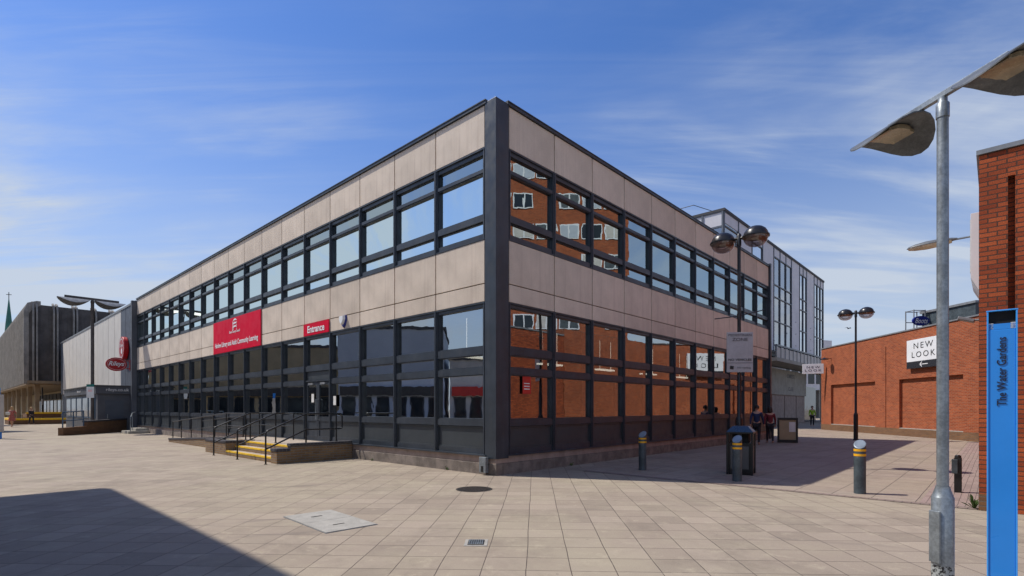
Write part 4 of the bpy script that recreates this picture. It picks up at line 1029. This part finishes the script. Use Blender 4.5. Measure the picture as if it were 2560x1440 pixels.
for x in (5.2, 9.2, 13.5, 17.5, 22.0): q.tube([(x, 0.1, HR), (x, 0.1, HR+0.16)], 0.03, 6)
q.build('roof_railing', M['lamp_black'], rb)
MB().box(0.56, RL, 0.6, 11.9, 0.0, ZB-0.1).build('ground_floor', M['concrete'], rb) if False else None
# canopy band and lower wall
MB().box(5.0, RL+1.2, -1.35, 0.3, 4.50, 4.72).build('canopy', M['concrete'], rb)
q = MB()
MB().box(5.0, RL+1.2, -1.30, -1.24, 4.74, 5.36).build('balustrade_panel', M['cream_board'], rb)
i = 0; x = 5.0
while x < RL+1.2: q.box(x, x+0.06, -1.33, -1.22, 4.72, 5.42); x += 0.9
q.box(5.0, RL+1.2, -1.36, -1.2, 5.421, 5.52); q.build('balustrade', M['pale_frame'], rb)
MB().box(0.0, RL, 0.31, 0.6, ZB-0.3, ZB).build('ledge', M['concrete'], rb)
MB().box(0.0, 17.5, 0.05, 0.55, 2.55, 4.35).build('sign_band', M['concrete'], rb)
MB().box(0.0, 17.45, 0.15, 0.5, 0.0, 2.549).build('lower_wall', M['plinth_top'], rb)
for x in (9.0, 12.0, 15.0): MB().box(x, x+0.05, 0.13, 0.149, 0.1, 2.5).build('joint', M['joint'], rb)
MB().box(17.6, RL, 0.6, 2.9, 0, 3.4).build('recess', M['glass_dark'], rb)
for x in (17.6, 20.2, 22.7): MB().box(x, x+0.3, -1.2, -0.9, 0, 4.499).build('column', M['concrete'], rb)
for s_, z, w_, h_ in (('COMPLETE', 3.95, 1.9, 0.3), ('CLEE', 3.0, 1.3, 0.28)):
    lettering(s_, M['ink_faded'], rb, (13.2, 0.04, z), (R(90), 0, 0), w_, h_, bold=0.01)

# real size of this block: about 17 m high, its modules about 3 m
KB = 1.4
rb.location = (RB.x*KB, RB.y*KB, -0.64)
_done = set()
def _grow(o):
    for ch_ in children_of(o):
        ch_.location = ch_.location*KB
        if ch_.data and ch_.data.name not in _done:
            _done.add(ch_.data.name)
            for v_ in ch_.data.vertices: v_.co = v_.co*KB
        _grow(ch_)
_grow(rb)

# far block closing the passage
fb = empty('far_passage_building', (41.0, 84.0, 0), R(20), 'distant glazed block closing the narrow passage beside the brick wall', 'building')
MB().box(-8, 14, 0, 8, 4.6, 13).build('wall', M['lilac'], fb); MB().box(-8, 14, 1.5, 8, 0, 4.599).build('ground_floor', M['glass_dark'], fb)
for i in range(12):
    MB().box(-7.6+i*1.8, -6.2+i*1.8, -0.04, -0.001, 5.6, 8.2).build('window', M['glass_dark'], fb)
for i in range(6): MB().box(-7.8+i*3.8, -7.3+i*3.8, 0.1, 0.6, 0, 4.598).build('column', M['concrete'], fb)

# ================================================================== CLUB BUILDING LEFT (library axes)
cb = empty('club_building', LW(0, LEN_L+0.31, 0), ROT, 'club building clad in pale vertical panels next to the library', 'building')
CL = 34.0; d0 = LEN_L+0.31
MB().box(0.12, 14, 0.0, CL, 0.0, 8.75).build('core', M['slate'], cb)
x = 0.0; i = 0
wds = [1.5]*3+[2.15]*14
y = 0.02
for i, w_ in enumerate(wds):
    dark = i < 3 or i >= 16  # first three are slate cladding; the last is dark as painted shade
    if y+w_ > CL: w_ = CL-y
    MB().box(0.0, 0.119, y, y+w_-0.075, 3.1, 8.78).build('cladding_panel', M['slate'] if dark else M['pale_panel'], cb, bevel=0.006)
    y += w_
    if y >= CL-0.3: break
MB().box(-0.04, 14, 0.0, CL+0.02, 8.781, 8.93).build('roof', M['metal_cap'], cb)
# porch
pc = empty('club_porch', LW(0, LEN_L+0.5, 0), ROT, 'charcoal flat roofed porch with rileys.co.uk on its fascia', 'porch')
MB().box(-2.0, -0.01, 0.3, 13.5, 0, 2.55).build('wall', M['porch'], pc)
MB().box(-2.12, -0.01, 0.15, 13.6, 2.551, 3.05).build('fascia', M['porch'], pc); MB().box(-2.2, -0.01, 0.08, 13.7, 3.051, 3.12).build('roof', M['roof'], pc)
lettering('rileys.co.uk', M['white'], pc, (-0.95, 0.14, 2.8), (R(90), 0, 0), 1.25, 0.26)
lettering('rileys.co.uk', M['white'], pc, (-2.13, 6.5, 2.8), (R(90), 0, R(-90)), 1.5, 0.26)
for j in range(5):
    wv = MB().box(-2.04, -2.001, 1.0+j*2.45, 3.1+j*2.45, 0.9, 2.4).build('window', M['blue_metal'], pc)
    MB().box(-2.05, -2.041, 1.1+j*2.45, 3.0+j*2.45, 1.0, 2.3).build('pane', M['glass_dark'], wv)
dd = MB().box(-1.6, -0.6, 0.26, 0.299, 0.0, 2.1).build('door', M['slate'], pc)
MB().box(-1.5, -1.46, 0.22, 0.259, 0.9, 1.2).build('handle', M['galv'], dd)
# signs
def ellipse_solid(a, b, t, n=40):
    q = MB(); q.add([(a*math.cos(2*math.pi*i/n), 0, b*math.sin(2*math.pi*i/n)) for i in range(n)]+[(a*math.cos(2*math.pi*i/n), t, b*math.sin(2*math.pi*i/n)) for i in range(n)],
      [tuple(range(n)), tuple(range(2*n-1, n-1, -1))]+[(i, (i+1) % n, n+(i+1) % n, n+i) for i in range(n)]); return q
def ellipse_ring(a, b, w_, y, n=40):
    q = MB(); q.add([(a*math.cos(2*math.pi*i/n), y, b*math.sin(2*math.pi*i/n)) for i in range(n)]+[((a-w_)*math.cos(2*math.pi*i/n), y, (b-w_)*math.sin(2*math.pi*i/n)) for i in range(n)],
      [(i, (i+1) % n, n+(i+1) % n, n+i) for i in range(n)]); return q
rs = empty('round_club_sign', LW(-0.32, 37.0, 5.85), ROT-R(90), 'upright red oval sign fixed flat on the dark cladding strip', 'sign')
ellipse_solid(0.82, 0.82, 0.28).build('case', M['oval_red'], rs, bevel=0.03); ellipse_ring(0.68, 0.68, 0.05, -0.01).build('ring', M['white'], rs)
ellipse_solid(0.2, 0.2, 0.01).build('emblem', M['white'], rs, loc=(0.12, -0.015, -0.22)); lettering('Rileys', M['white'], rs, (0, -0.012, 0.16), (R(90), 0, 0), 1.0, 0.34, shear=0.3)
os_ = empty('oval_club_sign', LW(-0.80, 35.9, 4.62), ROT, 'red oval Rileys sign projecting on a red bracket', 'sign')
ellipse_solid(0.60, 0.47, 0.12).build('case', M['oval_red'], os_, bevel=0.01); ellipse_ring(0.52, 0.39, 0.02, -0.004).build('ring', M['pinkline'], os_)
lettering('Rileys', M['white'], os_, (0, -0.006, 0.0), (R(90), 0, 0), 0.9, 0.40, shear=0.35, bold=0.02)
q = MB().box(0.52, 0.78, 0.04, 0.08, 0.25, 0.29).box(0.52, 0.78, 0.04, 0.08, -0.29, -0.25).box(0.74, 0.79, 0.02, 0.10, -0.38, 0.36); q.build('bracket', M['oval_red'], os_)
# low brick walls and rails of the club ramp
rw = empty('ramp_wall', (0, 0, 0), 0, 'low brown brick ramp wall with black coping in front of the club porch', 'wall')
P1, P2, P3 = LW(-4.3, 31.0), LW(-3.0, 32.3), LW(-0.55, 34.9)
def wallseg(mb, a, b, t, z0, z1, z2=None):
    d = (b-a).normalized(); n = Vector((-d.y, d.x, 0))*t/2; z2 = z1 if z2 is None else z2
    mb.add([(a-n)[:2]+(z0,) if False else (a.x-n.x, a.y-n.y, z0), (b.x-n.x, b.y-n.y, z0), (b.x+n.x, b.y+n.y, z0), (a.x+n.x, a.y+n.y, z0), (a.x-n.x, a.y-n.y, z1), (b.x-n.x, b.y-n.y, z2), (b.x+n.x, b.y+n.y, z2), (a.x+n.x, a.y+n.y, z1)], [(0,3,2,1),(4,5,6,7),(0,1,5,4),(1,2,6,5),(2,3,7,6),(3,0,4,7)])
q = MB(); wallseg(q, P1, P2, 0.3, 0, 0.45, 0.5); q.build('low_wall', M['brick_base'], rw)
q = MB(); wallseg(q, P2+(P3-P2).normalized()*0.01, P3, 0.3, 0, 0.72, 0.80); q.build('wall', M['brick_base'], rw)
q = MB(); wallseg(q, P2, P3, 0.36, 0.0, 0.10, 0.10); q.v = [(x, y, z+(0.722 if i in (0, 3, 4, 7) else 0.802)) for i, (x, y, z) in enumerate(q.v)]; q.build('coping', M['coping'], rw)
handrail('blue grey railing on the low wall beside the club ramp', [(-4.2, 31.1, 1.35), (-3.1, 32.2, 1.42)], [(-4.2, 31.1, .4, 1.35), (-3.65, 31.65, .4, 1.39), (-3.1, 32.2, .4, 1.42)], [(-4.2, 31.1, .85), (-3.1, 32.2, .9)], 0.035, 'blue_metal', group='grey rails near the club porch')

# ================================================================== RIBBED CONCRETE BLOCK FAR LEFT
rbk = empty('ribbed_concrete_building', LW(0, 70, 0), ROT, 'dark ribbed concrete block overhanging the shops at the far left', 'building')
X0, X1, YL = -2.5, 14.0, 105.0
ZL, ZH = 4.35, 13.2
q = MB()
# body with a chamfered top edge on both visible sides
prof2 = [(X0, ZL), (X0, ZH-1.0), (X0+0.25, ZH-0.35), (X0+0.9, ZH), (X1, ZH), (X1, ZL)]
q.prof(prof2, 0.35, YL, 'y'); q.build('wall', M['rib_back'], rbk)
q = MB()
def rib(mb, x, y, w_, nx, ny):
    # rib following the bent top: straight up, then tilting back over the roof edge
    pts = [(0.42, ZL-0.05), (0.42, ZH-0.8), (0.12, ZH+0.1), (-0.65, ZH+0.4), (-1.0, ZH+0.4), (-1.0, ZH-0.1), (-0.4, ZH-0.4), (0.0, ZH-1.1), (0.0, ZL-0.05)]
    n = len(pts); v = []
    tx, ty = -ny, nx
    for s_ in (-1, 1):
        for o_, z in pts: v.append((x+nx*o_+tx*s_*w_/2, y+ny*o_+ty*s_*w_/2, z))
    mb.add(v, [tuple(range(n)), tuple(range(2*n-1, n-1, -1))]+[(i, (i+1) % n, n+(i+1) % n, n+i) for i in range(n)])
x = X0+0.35
k = 0
while x < X1:
    rib(q, x, 0.35, 0.16, 0, -1); rib(q, x+0.30, 0.35, 0.16, 0, -1); x += 1.75
y = 0.5
while y < YL:
    rib(q, X0, y, 0.42, -1, 0); y += 1.05
q.build('rib', M['ribbed'], rbk, kind='stuff')
MB().box(X0-0.15, X1, -0.1, 0.349, ZL, ZL+0.3).box(X0-0.25, X0, -0.1, YL, ZL-0.2, ZL).build('edge_beam', M['soffit'], rbk)
MB().box(X0, X1, 0.35, YL, ZL-0.12, ZL-0.001).build('soffit', M['soffit'], rbk)
MB().box(3.4, X1, 1.4, YL, 0, ZL-0.121).build('shop_wall', M['tan'], rbk)
for i in range(14):
    yy = 2.0+i*4.2
    wv = MB().box(3.3, 3.399, yy, yy+3.2, 0.25, 2.9).build('shopfront', M['frame'], rbk)
    MB().box(3.28, 3.299, yy+0.12, yy+1.5, 0.35, 2.8).box(3.28, 3.299, yy+1.65, yy+3.08, 0.35, 2.8).build('pane', M['diffuser'] if i % 2 else M['glass_dark'], wv)
    MB().box(3.2, 3.399, yy-0.1, yy+3.3, 3.0, 3.9).build('shop_fascia', M['interior_dark'], rbk)
for i in range(8):
    MB().box(X0+0.6, X0+1.0, 1.2+i*7.5, 1.6+i*7.5, 0, ZL-0.121).build('column', M['soffit'], rbk)
fw = MB().box(3.6, X1, 0.9, 1.39, 0, ZL-0.121).build('front_shop_wall', M['interior_dark'], rbk)
for i in range(4): MB().box(4.0+i*2.2, 5.9+i*2.2, 0.82, 0.899, 0.6, 2.6).build('shop_window', M['glass_dark'], rbk)

# spire behind
sp = empty('church_spire', (-142, 148, 0), R(20), 'slender green copper spire with a cross behind the concrete block', 'spire')
MB().lathe([(1.25, 12), (1.15, 20), (0.75, 25.5), (0.08, 32.5)], seg=8).build('spire', M['copper'], sp)
MB().box(-2, 2, -2, 2, 0, 12.5).build('tower', M['ribbed'], sp)
MB().tube([(0, 0, 32.4), (0, 0, 34.3)], 0.09, 6).tube([(-0.6, 0, 33.6), (0.6, 0, 33.6)], 0.09, 6).build('cross', M['lamp_black'], sp)

# steps with yellow edges by the club's far end
ys_ = empty('yellow_edged_terrace', LW(-3.4, 60.5, 0), ROT, 'low brick terrace with two yellow painted edges below the concrete block', 'steps')
MB().box(-1.3, 2.9, 0, 5.0, 0, 0.42).build('lower_step', M['brick_base'], ys_); MB().box(-1.32, 2.92, -0.03, 0.25, 0.421, 0.60).build('edge', M['yellow'], ys_); MB().box(-1.32, -1.0, 0.251, 5.0, 0.421, 0.60).build('edge', M['yellow'], ys_)
MB().box(0.2, 2.9, 3.0, 7.0, 0.61, 1.0).build('upper_step', M['brick_base'], ys_); MB().box(0.15, 2.95, 2.95, 3.2, 1.001, 1.18).build('edge', M['yellow'], ys_)
pl = empty('dark_lamp_pole', G(106, 1053)+(0,), 0, 'plain dark pole standing in front of the yellow edged terrace', 'pole')
MB().lathe([(0.14, 0), (0.14, 0.05), (0.075, 0.06), (0.07, 4.1)], seg=12).build('shaft', M['lamp_black'], pl, smooth=True); MB().lathe([(0.1, 2.0), (0.1, 2.7)], seg=12).build('band', M['sign_grey'], pl)

# kiosk board at the left edge
kb = empty('display_board', (-27.05, 27.2, 0), R(-20), 'cream display board with blue header and foot at the left picture edge', 'display board')
MB().box(-1.6, 0.65, 0, 0.25, 0.36, 2.30).build('board', M['cream_board'], kb, bevel=0.02); MB().box(-1.6, 0.52, 0.02, 0.22, 0.0, 0.355).build('foot', M['totem'], kb); MB().box(-1.6, 0.40, 0.02, 0.22, 2.305, 2.65).build('header', M['totem'], kb)

# board and kiosk where the street narrows
ab = empty('display_stand', G(1969, 1107)+(0.004,), R(-25), 'dark framed display stand with a brick coloured panel in the shaded street', 'display stand')
MB().box(-0.42, -0.34, -0.04, 0.04, 0, 1.15).box(0.34, 0.42, -0.04, 0.04, 0, 1.15).box(-0.34, 0.34, -0.04, 0.04, 1.05, 1.15).box(-0.34, 0.34, -0.04, 0.04, 0.0, 0.14).build('frame', M['bin'], ab, bevel=0.005)
MB().box(-0.34, 0.34, -0.01, 0.01, 0.14, 1.05).build('panel', M['tan'], ab); MB().box(0.06, 0.32, -0.02, -0.011, 0.5, 0.95).build('print', M['paper'], ab)

# ================================================================== BUILDINGS OUTSIDE THE FRAME (they shade the paving and fill the glass)
def block(name, label, loc, rz, sx, sy, h, wall, floors, wbays, face, shop=None):
    o = empty(name, loc, rz, label, 'building')
    MB().box(0, sx, 0, sy, 0, h).build('wall', M[wall], o)
    MB().box(-0.1, sx+0.1, -0.1, sy+0.1, h+0.001, h+0.25).build('roof', M['roof'], o)
    L_ = sy if face in '+-' else sx
    for fl_ in range(floors):
        z = 0.4+fl_*3.3
        for j in range(wbays):
            a = 0.3+j*(L_-0.3)/wbays; b = a+(L_-0.3)/wbays-0.35
            if face == '+': wv = MB().box(sx, sx+0.05, a, b, z, z+2.2).build('window', M['sign_white'] if fl_ else M['frame'], o); MB().box(sx+0.051, sx+0.06, a+.1, b-.1, z+.1, z+2.1).build('pane', M['glass_dark'], wv)
            else: wv = MB().box(a, b, -0.05, 0, z, z+2.2).build('window', M['frame'], o); MB().box(a+.1, b-.1, -0.06, -0.051, z+.1, z+2.1).build('pane', M['glass_dark'], wv)
    if shop: MB().box(sx, sx+0.3, 0.2, sy-0.2, 2.7, 3.5).build('shop_fascia', M[shop], o)
    return o
block('grey_shop_building', 'blue grey panelled shop building opposite the library, outside the frame', (-46, 15.5, 0), 0, 11, 9.3, 8.6, 'bluegrey', 1, 6, '+', 'interior_dark')
block('cream_shop_building', 'cream shop building with a dark frontage opposite the library, outside the frame', (-46, 4.5, 0), 0, 11, 10.5, 5.9, 'cream_board', 1, 7, '+', 'poster_red')
block('tan_shop_building', 'tan shop building at the end of the row opposite, outside the frame', (-51, 26.0, 0), 0, 13, 11.5, 7.2, 'tan', 1, 5, '+', 'interior_dark')
block('brown_shop_building', 'brown shop building furthest down the row opposite, outside the frame', (-62, 38.2, 0), 0, 11.5, 11.5, 8.5, 'tan', 1, 5, '+', 'interior_dark')
# building behind the camera whose roof shades the foreground
HS = 10.0
k_ = HS/1.38
cor = Vector((-7.93, 10.4, 0))+Vector((-0.965, 0.26, 0))*k_
oc = empty('opposite_corner_building', cor, ROT+R(180), 'flat roofed building behind the camera whose canopy shades the foreground paving', 'building')
MB().box(0.15, 9, 5.2, 16.5, 0, HS-0.4).build('wall', M['bluegrey'], oc)
MB().box(0, 9, 0, 16.5, HS-0.399, HS).box(1.2, 2.3, 0.02, 1.5, HS+0.001, HS+0.35).box(3.4, 5.2, 0.1, 2.0, HS+0.001, HS+0.6).build('roof', M['roof'], oc)  # roof slab, plus two unseen boxes added to step its shadow edge
MB().box(1.9, 2.15, 0.5, 0.75, 0, HS-0.4).build('column', M['concrete'], oc)
for j_ in range(3):
    wv = MB().box(0.10, 0.149, 5.8+j_*3.5, 8.7+j_*3.5, 0.3, 3.2).build('window', M['frame'], oc); MB().box(0.09, 0.099, 5.95+j_*3.5, 8.55+j_*3.5, 0.45, 3.05).build('pane', M['glass_dark'], wv)

# ================================================================== PEOPLE
def eval_mesh(o):
    COL.objects.link(o)
    dg = bpy.context.evaluated_depsgraph_get(); dg.update()
    me = bpy.data.meshes.new_from_object(o.evaluated_get(dg)); 
    bpy.data.objects.remove(o); return me
def skin_obj(name, pts, edges, m, parent, root=0, sub=2):
    me = bpy.data.meshes.new(name+'_tmp'); keys = list(pts); idx = {k: i for i, k in enumerate(keys)}
    me.from_pydata([pts[k][0] for k in keys], [(idx[a], idx[b]) for a, b in edges], []); me.update()
    o = bpy.data.objects.new(name, me)
    o.modifiers.new('s', 'SKIN'); 
    sk = me.skin_vertices[0].data if me.skin_vertices else None
    if sk is None:
        COL.objects.link(o); bpy.context.view_layer.objects.active = o
        bm = bmesh.new(); bm.from_mesh(me); bm.verts.layers.skin.verify(); bm.to_mesh(me); bm.free(); COL.objects.unlink(o)
        sk = me.skin_vertices[0].data
    for k, i in idx.items():
        r_ = pts[k][1]; sk[i].radius = (r_, r_) if not isinstance(r_, tuple) else r_; sk[i].use_root = (i == root)
    s2 = o.modifiers.new('d', 'SUBSURF'); s2.levels = sub; s2.render_levels = sub
    em_ = eval_mesh(o); em_.materials.clear(); em_.materials.append(m)
    for p_ in em_.polygons: p_.use_smooth = True
    r = bpy.data.objects.new(name, em_); COL.objects.link(r); r.parent = parent; return r
def person(label, loc, rz, h, pose, hair, top, bottom, hairlen=0.0, skirt=False, bag=None, legs='skin'):
    o = empty('person', loc, rz, label, 'person')     # faces -y
    s = h/1.75
    P = {}
    sit = pose == 'sit'; hip = 0.93 if not sit else 0.50
    def a(k, x, y, z, r): P[k] = ((x*s, y*s, (z)*s), r*s)
    a('pel', 0, 0, hip, 0.125); a('bel', 0, -0.01, hip+0.14, 0.115); a('che', 0, 0, hip+0.34, 0.135); a('shc', 0, 0.01, hip+0.48, 0.10)
    a('nek', 0, 0.0, hip+0.56, 0.052); a('hd1', 0, -0.015, hip+0.64, 0.075); a('hd2', 0, -0.01, hip+0.735, 0.085); a('hd3', 0, 0.0, hip+0.80, 0.05)
    a('nos', 0, -0.105, hip+0.68, 0.014)
    E = [('pel', 'bel'), ('bel', 'che'), ('che', 'shc'), ('shc', 'nek'), ('nek', 'hd1'), ('hd1', 'hd2'), ('hd2', 'hd3'), ('hd1', 'nos')]
    for sd, nm in ((-1, 'l'), (1, 'r')):
        a('ear'+nm, sd*0.085, 0.0, hip+0.70, 0.014); E.append(('hd2', 'ear'+nm))
        sw = 0.0 if pose != 'walk' else sd*0.16
        a('sh'+nm, sd*0.17, 0.01, hip+0.46, 0.062); E.append(('shc', 'sh'+nm))
        if bag and nm == 'l': el, ha = (sd*0.22, -0.05, hip+0.20), (sd*0.10, -0.24, hip+0.24)
        elif sit: el, ha = (sd*0.22, -0.06, hip+0.22), (sd*0.12, -0.30, hip+0.24)
        else: el, ha = (sd*0.24, 0.02+sw*0.6, hip+0.20), (sd*0.25, -0.06+sw*1.0, hip-0.04)
        a('el'+nm, *el, 0.043); a('wr'+nm, *ha, 0.027); E += [('sh'+nm, 'el'+nm), ('el'+nm, 'wr'+nm)]
        d = (Vector(ha)-Vector(el)).normalized(); side = Vector((0, 1, 0)) if abs(d.y) < 0.5 else Vector((1, 0, 0))
        pm = Vector(ha)+d*0.06; a('pm'+nm, *pm, 0.03); E.append(('wr'+nm, 'pm'+nm))
        for f_ in range(4):
            t0 = pm+d*0.04+side*(f_-1.5)*0.02; t1 = t0+d*(0.045-0.006*abs(f_-1.3))+Vector((-sd*0.012, 0, 0))
            a('f%d%s' % (f_, nm), *t0, 0.009); a('g%d%s' % (f_, nm), *t1, 0.008); E += [('pm'+nm, 'f%d%s' % (f_, nm)), ('f%d%s' % (f_, nm), 'g%d%s' % (f_, nm))]
        th = pm-d*0.01-side*0.045; a('th'+nm, *th, 0.01); E.append(('pm'+nm, 'th'+nm))
        a('hp'+nm, sd*0.09, 0, hip-0.05, 0.095); E.append(('pel', 'hp'+nm))
        if sit: kn, an = (sd*0.11, -0.42, 0.50), (sd*0.11, -0.40, 0.09)
        else:
            st_ = -sd*0.20 if pose == 'walk' else 0.0
            kn, an = (sd*0.10, st_*0.5-0.03, 0.49), (sd*0.10, st_*1.1+0.02, 0.09)
        a('kn'+nm, *kn, 0.056); a('cf'+nm, *(Vector(kn).lerp(Vector(an), 0.35)), 0.055); a('an'+nm, *an, 0.036); a('to'+nm, an[0], an[1]-0.15, 0.035, 0.035)
        E += [('hp'+nm, 'kn'+nm), ('kn'+nm, 'cf'+nm), ('cf'+nm, 'an'+nm), ('an'+nm, 'to'+nm)]
    b = skin_obj('body', P, E, M['skin'], o)
    # clothing shell built from the same joints, slightly larger
    def grow(keys, edges, k, m, name):
        P2 = {q_: (P[q_][0], P[q_][1]*k) for q_ in keys}; return skin_obj(name, P2, [e_ for e_ in E if e_[0] in keys and e_[1] in keys], m, o, keys.index('pel') if 'pel' in keys else 0)
    tk = ['pel', 'bel', 'che', 'shc', 'shl', 'ell', 'shr', 'elr'] + (['wrl', 'wrr'] if not skirt else [])
    grow(tk, None, 1.13, top, 'top' if not skirt else 'dress')
    if skirt:
        MB().lathe([(0.13*s, (hip+0.12)*s), (0.19*s, (hip-0.05)*s), (0.23*s, (hip-0.25)*s), (0.26*s, 0.55*s), (0.25*s, 0.54*s)], seg=20).build('skirt', top, o, smooth=True)
    else: grow(['pel', 'hpl', 'knl', 'cfl', 'anl', 'hpr', 'knr', 'cfr', 'anr'], None, 1.14, bottom, 'trousers')
    q = MB(); q.lathe([(0.001, 0.118*s), (0.05*s, 0.11*s), (0.088*s, 0.07*s), (0.104*s, 0.01*s), (0.10*s, -0.05*s)], (0, 0.012*s, (hip+0.72)*s), 16, cap=False)
    q.v = [(x, y if y > -0.075*s or z > (hip+0.755)*s else -0.03*s, z) for x, y, z in q.v]
    if hairlen:
        q.lathe([(0.10*s, -0.02*s), (0.115*s, -0.12*s), (0.105*s, -hairlen*s), (0.06*s, -(hairlen+.03)*s)], (0, 0.05*s, (hip+0.72)*s), 14, cap=False)
    q.build('hair', hair, o, smooth=True, recalc=False)
    if bag: MB().box(-0.30*s, -0.02*s, -0.34*s, -0.2*s, (hip+0.12)*s, (hip+0.36)*s).build('bag_in_arms', bag, o, bevel=0.03)
    return o
person('woman in a rose dress carrying a pale bag at the far left', (-0.9535*44, 44.0, 0), R(20), 1.72, 'walk', M['hair_blond'], M['dress'], M['dress'], 0.28, True, M['paper'])
person('person in dark clothes walking by the yellow edged terrace', (-0.9165*50, 50.0, 0), R(70), 1.68, 'walk', M['hair_blond'], M['dark_cloth'], M['dark_cloth'], 0.1)
person('person in dark coat and yellow green vest in the far passage', (0.5725*46, 46.0, 0), R(-10), 1.78, 'stand', M['hair_dark'], M['hivis'], M['dark_cloth'])
person('person in dark blue clothes walking past the end of the library', G(1892, 1112)+(0.004,), R(150), 1.72, 'walk', M['hair_dark'], M['navy_top'], M['dark_cloth'])
person('person in a maroon top walking beside the one in dark blue', G(1925, 1108)+(0.004,), R(160), 1.64, 'walk', M['hair_dark'], M['maroon'], M['dark_cloth'], 0.15)
def inside(lx, ly, lab, top, hair, rz=0):
    c_ = LW(lx, ly, 0.47); person(lab, c_, ROT+rz, 1.7, 'sit', hair, top, M['dark_cloth'])
    ch = empty('stool', c_, ROT+rz, 'plain stool under '+lab, 'stool')
    MB().box(-0.2, 0.2, -0.2, 0.22, 0.36, 0.40).build('seat', M['interior_dark'], ch)
    for sx in (-1, 1):
        for sy in (-1, 1): MB().box(sx*0.17-.015, sx*0.17+.015, sy*0.17-.015, sy*0.17+.015, 0, 0.36).build('leg', M['frame'], ch)
inside(2.95, 0.75, 'navy topped person sitting alone in the second shaded window', M['dark_cloth'], M['hair_dark'], R(150))
inside(4.75, 0.75, 'smaller grey topped person of the pair in the third shaded window', M['slate'], M['hair_dark'], R(190))
inside(5.35, 0.70, 'taller blue shirted person of the pair in the third shaded window', M['blue_cloth'], M['hair_dark'], R(170))
inside(11.9, 0.8, 'blue topped person sitting behind the window near the bin', M['blue_cloth'], M['hair_dark'], R(180))

# bird
bd = empty('bird', (38.5, 60, 10.7), R(20), 'small dark bird flying between the far lamp and the brick wall', 'bird')
q = MB(); q.lathe([(0.001, -0.2), (0.05, -0.1), (0.06, 0.02), (0.03, 0.12), (0.001, 0.2)], (0, 0, 0), 8, cap=False); q.v = [(x, z, y) for x, y, z in q.v]
q.build('body', M['dark_cloth'], bd, smooth=True)
for s_ in (-1, 1):
    MB().add([(0, -0.06, 0.02), (0, 0.08, 0.02), (s_*0.28, 0.08, 0.13), (s_*0.28, -0.07, 0.13), (s_*0.55, 0.10, -0.02), (0, 0.0, 0.0), (s_*0.28, 0.0, 0.11)], [(0, 3, 2, 1), (3, 4, 2), (0, 5, 6, 3), (1, 2, 6, 5)]).build('wing', M['dark_cloth'], bd)
